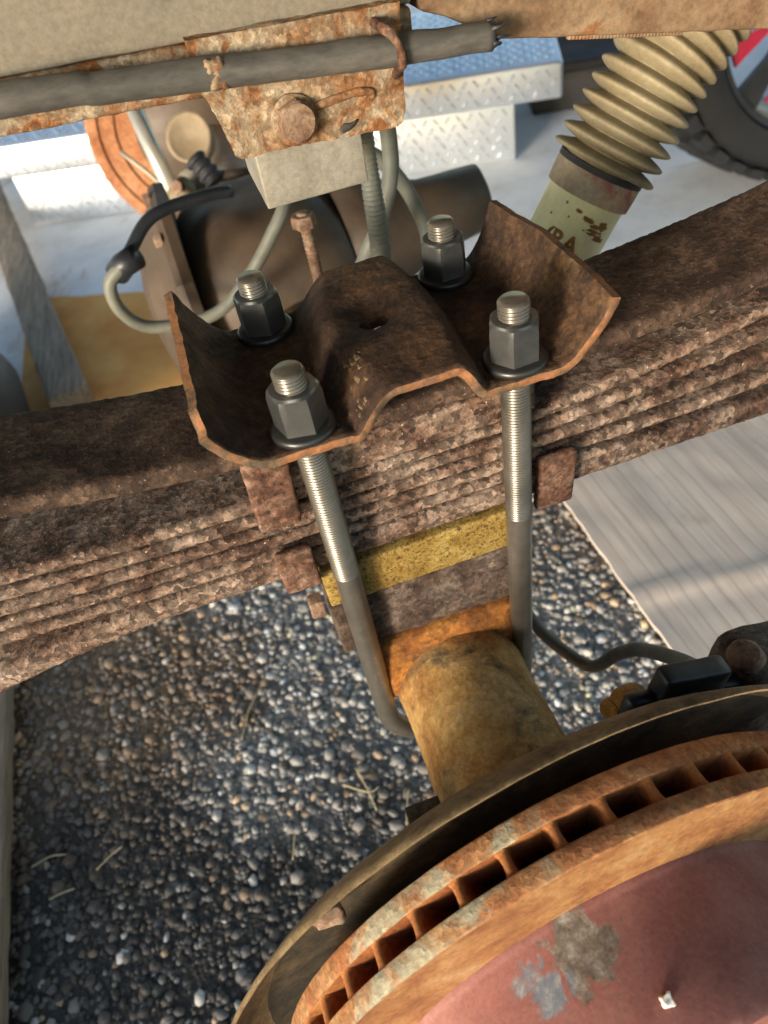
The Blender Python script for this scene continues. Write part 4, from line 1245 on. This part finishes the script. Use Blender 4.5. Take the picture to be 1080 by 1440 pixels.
bars(0.015, LT - 0.015, lambda a, z, d: tbp(a, 0.0195 - d, z), (0.01, 0.155), cb)
bars(-0.15, LT + 0.12, lambda a, z, d: tbp(a, -0.0005 - d, z), (0.172, 0.248), lid)
bars(-0.15, LT + 0.12, lambda a, b, d: tbp(a, b, 0.2625 + 0.16 * b + d), (0.02, 0.44), lid)
lt = thing('paddle_latch', 'silver paddle latch with pale triangular handle on the tool chest', 'latch', tuple(tbp(1.16, -.01, .17)))
V, F = round_box((1.125, -0.006, 0.155), (1.20, 0.004, 0.235), 0.004, 0.1); V = [tbp(*v) for v in V]
link_mesh('dish', V, F, M['bolt'], lt, sharp=40)
V, F = prism([(1.10, 0.262), (1.165, 0.262), (1.195, 0.180), (1.18, 0.176)], -0.02, -0.010); V = [tbp(*v) for v in V]
link_mesh('handle', V, F, M['alu_bar'], lt, smooth=False)

# off-road wheel with red accents, standing on the apron
def wheel(center, n, label, group=None, name='spare_wheel', lugs=True):
    c = Vector(center); n = Vector(n).normalized()
    _, e1, e2 = frame_from(n)
    R0, w = 0.395, 0.150
    t = thing(name, label, 'wheel', (c.x, c.y, c.z - R0 if abs(n.z) < .5 else c.z - w), group)
    prof = [(-w + .03, 0.275), (-w, 0.29), (-w - .004, 0.31), (-w + .012, 0.355), (-w + .04, R0 - .012), (0, R0 - .006), (w - .04, R0 - .012), (w - .012, 0.355), (w + .004, 0.31), (w, 0.29), (w - .03, 0.275)]
    V, F = lathe(c, n, prof, 96)
    link_mesh('tyre', V, F, M['tyre'], t, sharp=45)
    nl = 40
    if lugs:
        v0 = None
        for k in range(nl):
            for row, (z0, z1, sh_) in enumerate(((-w + .004, -w + .055, 0), (-.065, -.006, .5), (.006, .065, 0), (w - .055, w - .004, .5))):
                a = 2 * PI * (k + sh_) / nl
                d = e1 * math.cos(a) + e2 * math.sin(a); tg = n.cross(d)
                hw = 0.021
                r0 = R0 - .020; r1 = R0 + .002 if row in (0, 3) else R0 + .008
                V = []
                for rr, sc in ((r0, 1.0), (r1, 0.86)):
                    for (zz, s) in ((z0, -1), (z0, 1), (z1, 1), (z1, -1)):
                        zc = (z0 + z1) / 2
                        V.append(c + d * rr + n * (zc + (zz - zc) * sc) + tg * (s * hw * sc))
                F = [(0, 1, 2, 3), (4, 5, 6, 7), (0, 1, 5, 4), (1, 2, 6, 5), (2, 3, 7, 6), (3, 0, 4, 7)]
                link_mesh('tread_lug', V, F, M['tyre'], t, smooth=False)
    V, F = lathe(c, n, [(w - .032, 0.286), (w - .012, 0.282), (w - .018, 0.268), (w - .06, 0.255), (-w + .03, 0.255), (-w + .012, 0.286)], 72)
    rim = link_mesh('rim', V, F, M['rim'], t, sharp=40)
    for k in range(8):
        a = 2 * PI * k / 8
        d = e1 * math.cos(a) + e2 * math.sin(a); tg = n.cross(d)
        V = []
        for (r, hw, zz) in ((0.05, .022, w - .075), (0.17, .018, w - .05), (0.265, .034, w - .030)):
            for (s, dz) in ((-1, 0), (1, 0), (1, -.02), (-1, -.02)):
                V.append(c + d * r + tg * s * hw + n * (zz + dz))
        F = []
        for q in range(2):
            for s in range(4):
                F.append((q * 4 + s, q * 4 + (s + 1) % 4, q * 4 + 4 + (s + 1) % 4, q * 4 + 4 + s))
        F += [(0, 1, 2, 3), (8, 9, 10, 11)]
        link_mesh('spoke', V, F, M['rim'], rim, smooth=False)
        a += PI / 8
        d = e1 * math.cos(a) + e2 * math.sin(a); tg = n.cross(d)
        V = []
        for (r, hw, zz) in ((0.12, .008, w - .085), (0.235, .026, w - .062)):
            for (s, dz) in ((-1, 0), (1, 0), (1, -.01), (-1, -.01)):
                V.append(c + d * r + tg * s * hw + n * (zz + dz))
        F = [(s, (s + 1) % 4, 4 + (s + 1) % 4, 4 + s) for s in range(4)] + [(0, 1, 2, 3), (4, 5, 6, 7)]
        link_mesh('accent', V, F, M['red'], rim, smooth=False)
    V, F = lathe(c + n * (w - .085), n, [(0, 0.07), (0.02, 0.068), (0.03, 0.05), (0.032, 0)], 40)
    link_mesh('hub_cap', V, F, M['rim'], rim)
    return t
wheel((1.45, 1.38, GZ + 0.408), (-0.10, -0.98, 0.10), 'off-road wheel with chunky tread and red rim accents standing upright')

# dark boxes beyond the tool chest
def bgbox(name, c, h, rz, mat, label, cat, flaps=False):
    Rm = Matrix.Rotation(rz, 3, 'Z')
    t = thing(name, label, cat, (c[0], c[1], GZ + .006))
    V, F = round_box((-h[0], -h[1], 0), (h[0], h[1], h[2] * 2), 0.008, 0.3)
    V = [Rm @ v + Vector((c[0], c[1], GZ + .007)) for v in V]
    link_mesh('body', V, F, mat, t, sharp=40)
    V, F = round_box((-h[0] - .012, -h[1] - .012, h[2] * 2 + .001), (h[0] + .012, h[1] + .012, h[2] * 2 + .03), 0.006, 0.3)
    V = [Rm @ v + Vector((c[0], c[1], GZ + .007)) for v in V]
    link_mesh('lid', V, F, mat, t, sharp=40)
bgbox('storage_tub', (1.42, 2.25), (0.26, 0.20, 0.06), -0.3, M['dark_box'], 'low black storage tub beside the tool chest end', 'tub')
bgbox('cardboard_carton', (1.55, 2.95), (0.40, 0.25, 0.20), -0.3, M['brown_box'], 'brown carton behind the tool chest end', 'carton')
bgbox('wooden_crate', (2.35, 3.2), (0.35, 0.30, 0.20), -0.2, M['brown_box'], 'brown crate between the carton and the off-road wheel', 'crate')
for (a, b) in (((1.25, 2.45, GZ + .40), (1.40, 2.40, GZ + .02)), ):
    V, F = tube([a, b], 0.010, 12)
    o = link_mesh('metal_rod', V, F, M['pale'], loc=b); tag(o, 'thin pale rod leaning on the brown carton', 'rod')
V, F = tube([(1.62, 2.42, GZ + .42), (1.66, 2.36, GZ + .02)], 0.022, 14)
o = link_mesh('white_post', V, F, M['chip'], loc=(1.66, 2.36, GZ)); tag(o, 'short white post beside the thin rod', 'post')

# cardboard on the ground
def card(name, pts, z, th, mat, label, fold=None):
    bm = bmesh.new()
    vs = [bm.verts.new((x, y, z)) for x, y in pts]
    f = bm.faces.new(vs)
    ret = bmesh.ops.extrude_face_region(bm, geom=[f])
    for v in [e for e in ret['geom'] if isinstance(e, bmesh.types.BMVert)]: v.co.z = z + th
    bmesh.ops.triangulate(bm, faces=bm.faces[:])
    for _ in range(5):
        le = [e for e in bm.edges if e.calc_length() > 0.03]
        if not le: break
        bmesh.ops.subdivide_edges(bm, edges=le, cuts=1); bmesh.ops.triangulate(bm, faces=bm.faces[:])
    for v in bm.verts:
        v.co.z += 0.003 * (fbm((v.co.x, v.co.y, 0), 7) + .8)
        if fold: v.co.z += fold(v.co.x, v.co.y)
        v.co.x += 0.003 * fbm((v.co.x, v.co.y, 1), 30); v.co.y += 0.003 * fbm((v.co.x, v.co.y, 4), 30)
    V = [v.co.copy() for v in bm.verts]; bm.verts.index_update(); F = [tuple(v.index for v in f.verts) for f in bm.faces]; bm.free()
    o = link_mesh(name, V, F, mat, loc=(pts[0][0], pts[0][1], z), sharp=50)
    return tag(o, label, 'cardboard')
card('cardboard_sheet', [(0.360, -0.02), (1.30, -0.10), (1.30, 0.492), (0.78, 0.525), (0.365, 0.560)], GZ + 0.005, 0.006, M['cardboard'],
     'pale corrugated cardboard sheet with a crease lying on the asphalt', fold=lambda x, y: 0.006 * math.exp(-((y - 0.236 + 0.19 * (x - .373)) / 0.012) ** 2))
card('cardboard_flap', [(0.56, 0.545), (1.35, 0.505), (1.35, 0.86), (0.60, 0.86)], GZ + 0.004, 0.005, M['cardboard'], 'second pale cardboard sheet beyond the creased one')
card('torn_carton', [(-0.60, 1.16), (-0.16, 1.06), (-0.02, 1.62), (-0.20, 1.60), (-0.40, 1.70), (-0.60, 1.80)], GZ + 0.012, 0.010, M['cardboard_o'],
     'orange brown torn cardboard lying on the pale ground past the spring')

# weathered board and a dark tyre past the left end of the spring
V = []; F = []
Rm = Matrix.Rotation(math.atan2(-0.19, 1.0) * -1, 3, 'Z')
V, F = round_box((-0.045, -0.95, 0.0), (0.045, 0.95, 0.042), 0.005, 0.03, 0.003, 18, 4)
V = [Rm @ v + Vector((-0.645, 2.10, GZ + 0.03)) for v in V]
o = link_mesh('weathered_board', V, F, M['wood'], loc=(-0.645, 2.1, GZ)); tag(o, 'weathered grey board lying past the left end of the spring', 'board')
lt_ = thing('worn_tyre', 'black bald tyre lying flat beside the weathered board', 'tyre', (-0.93, 1.12, GZ + .01))
V, F = lathe((-0.93, 1.12, GZ + .12), (0, 0, 1), [(-.10, 0.20), (-.11, 0.26), (-.105, 0.33), (-.07, 0.375), (0, 0.39), (.07, 0.375), (.105, 0.33), (.11, 0.26), (.10, 0.20), (0.0, 0.215), (-.10, 0.20)], 80)
link_mesh('carcass', V, F, M['tyre'], lt_)
# board edge at the left of the asphalt
V, F = round_box((-0.74, -0.30, GZ + 0.012), (-0.572, 0.60, GZ + 0.034), 0.003, 0.03, 0.002, 20, 8, lambda q: (q[0] + 0.03 * (0.25 - q[1]) * 1.0, q[1], q[2]))
o = link_mesh('plank', V, F, M['wood'], loc=(-0.66, 0.1, GZ)); tag(o, 'brown plank lying on the asphalt below the left spring end', 'plank')

# bits of dry straw
STRAW = ['long bent straw lying on the asphalt beside the axle tube', 'straight pale straw on the asphalt painted dark for shade', 'short straw on grey asphalt between brown dirt and brake disc', 'straw on the asphalt beside the dust shield lip', 'curved straw on the asphalt under the u-bolt bend', 'short straw next to the painted shade on the asphalt', 'bent straw on dark asphalt near the plank', 'straw crossing another straw on the asphalt']
for k, pts in enumerate(([(-0.2483, 0.237), (-0.2365, 0.262), (-0.2305, 0.2775), (-0.1939, 0.326)], [(-0.5206, 0.1152), (-0.505, 0.117), (-0.4888, 0.1168)], [(-0.2042, 0.0835), (-0.2145, 0.0505)],
            [(-0.0495, 0.0825), (-0.059, 0.062), (-0.0669, 0.0406)], [(-0.1072, 0.1363), (-0.10, 0.10), (-0.0972, 0.0713)], [(-0.46, 0.13), (-0.44, 0.142), (-0.425, 0.148)], [(-0.545, 0.165), (-0.52, 0.17), (-0.50, 0.165)],
            [(-0.13, 0.12), (-0.10, 0.098), (-0.085, 0.10)])):
    P = [(x, y, GZ + 0.009) for x, y in pts]
    V, F = tube(spline(P, 5), 0.0009, 6)
    o = link_mesh('straw', V, F, M['straw'], loc=P[0]); tag(o, STRAW[k], 'straw', 'straws on the asphalt')
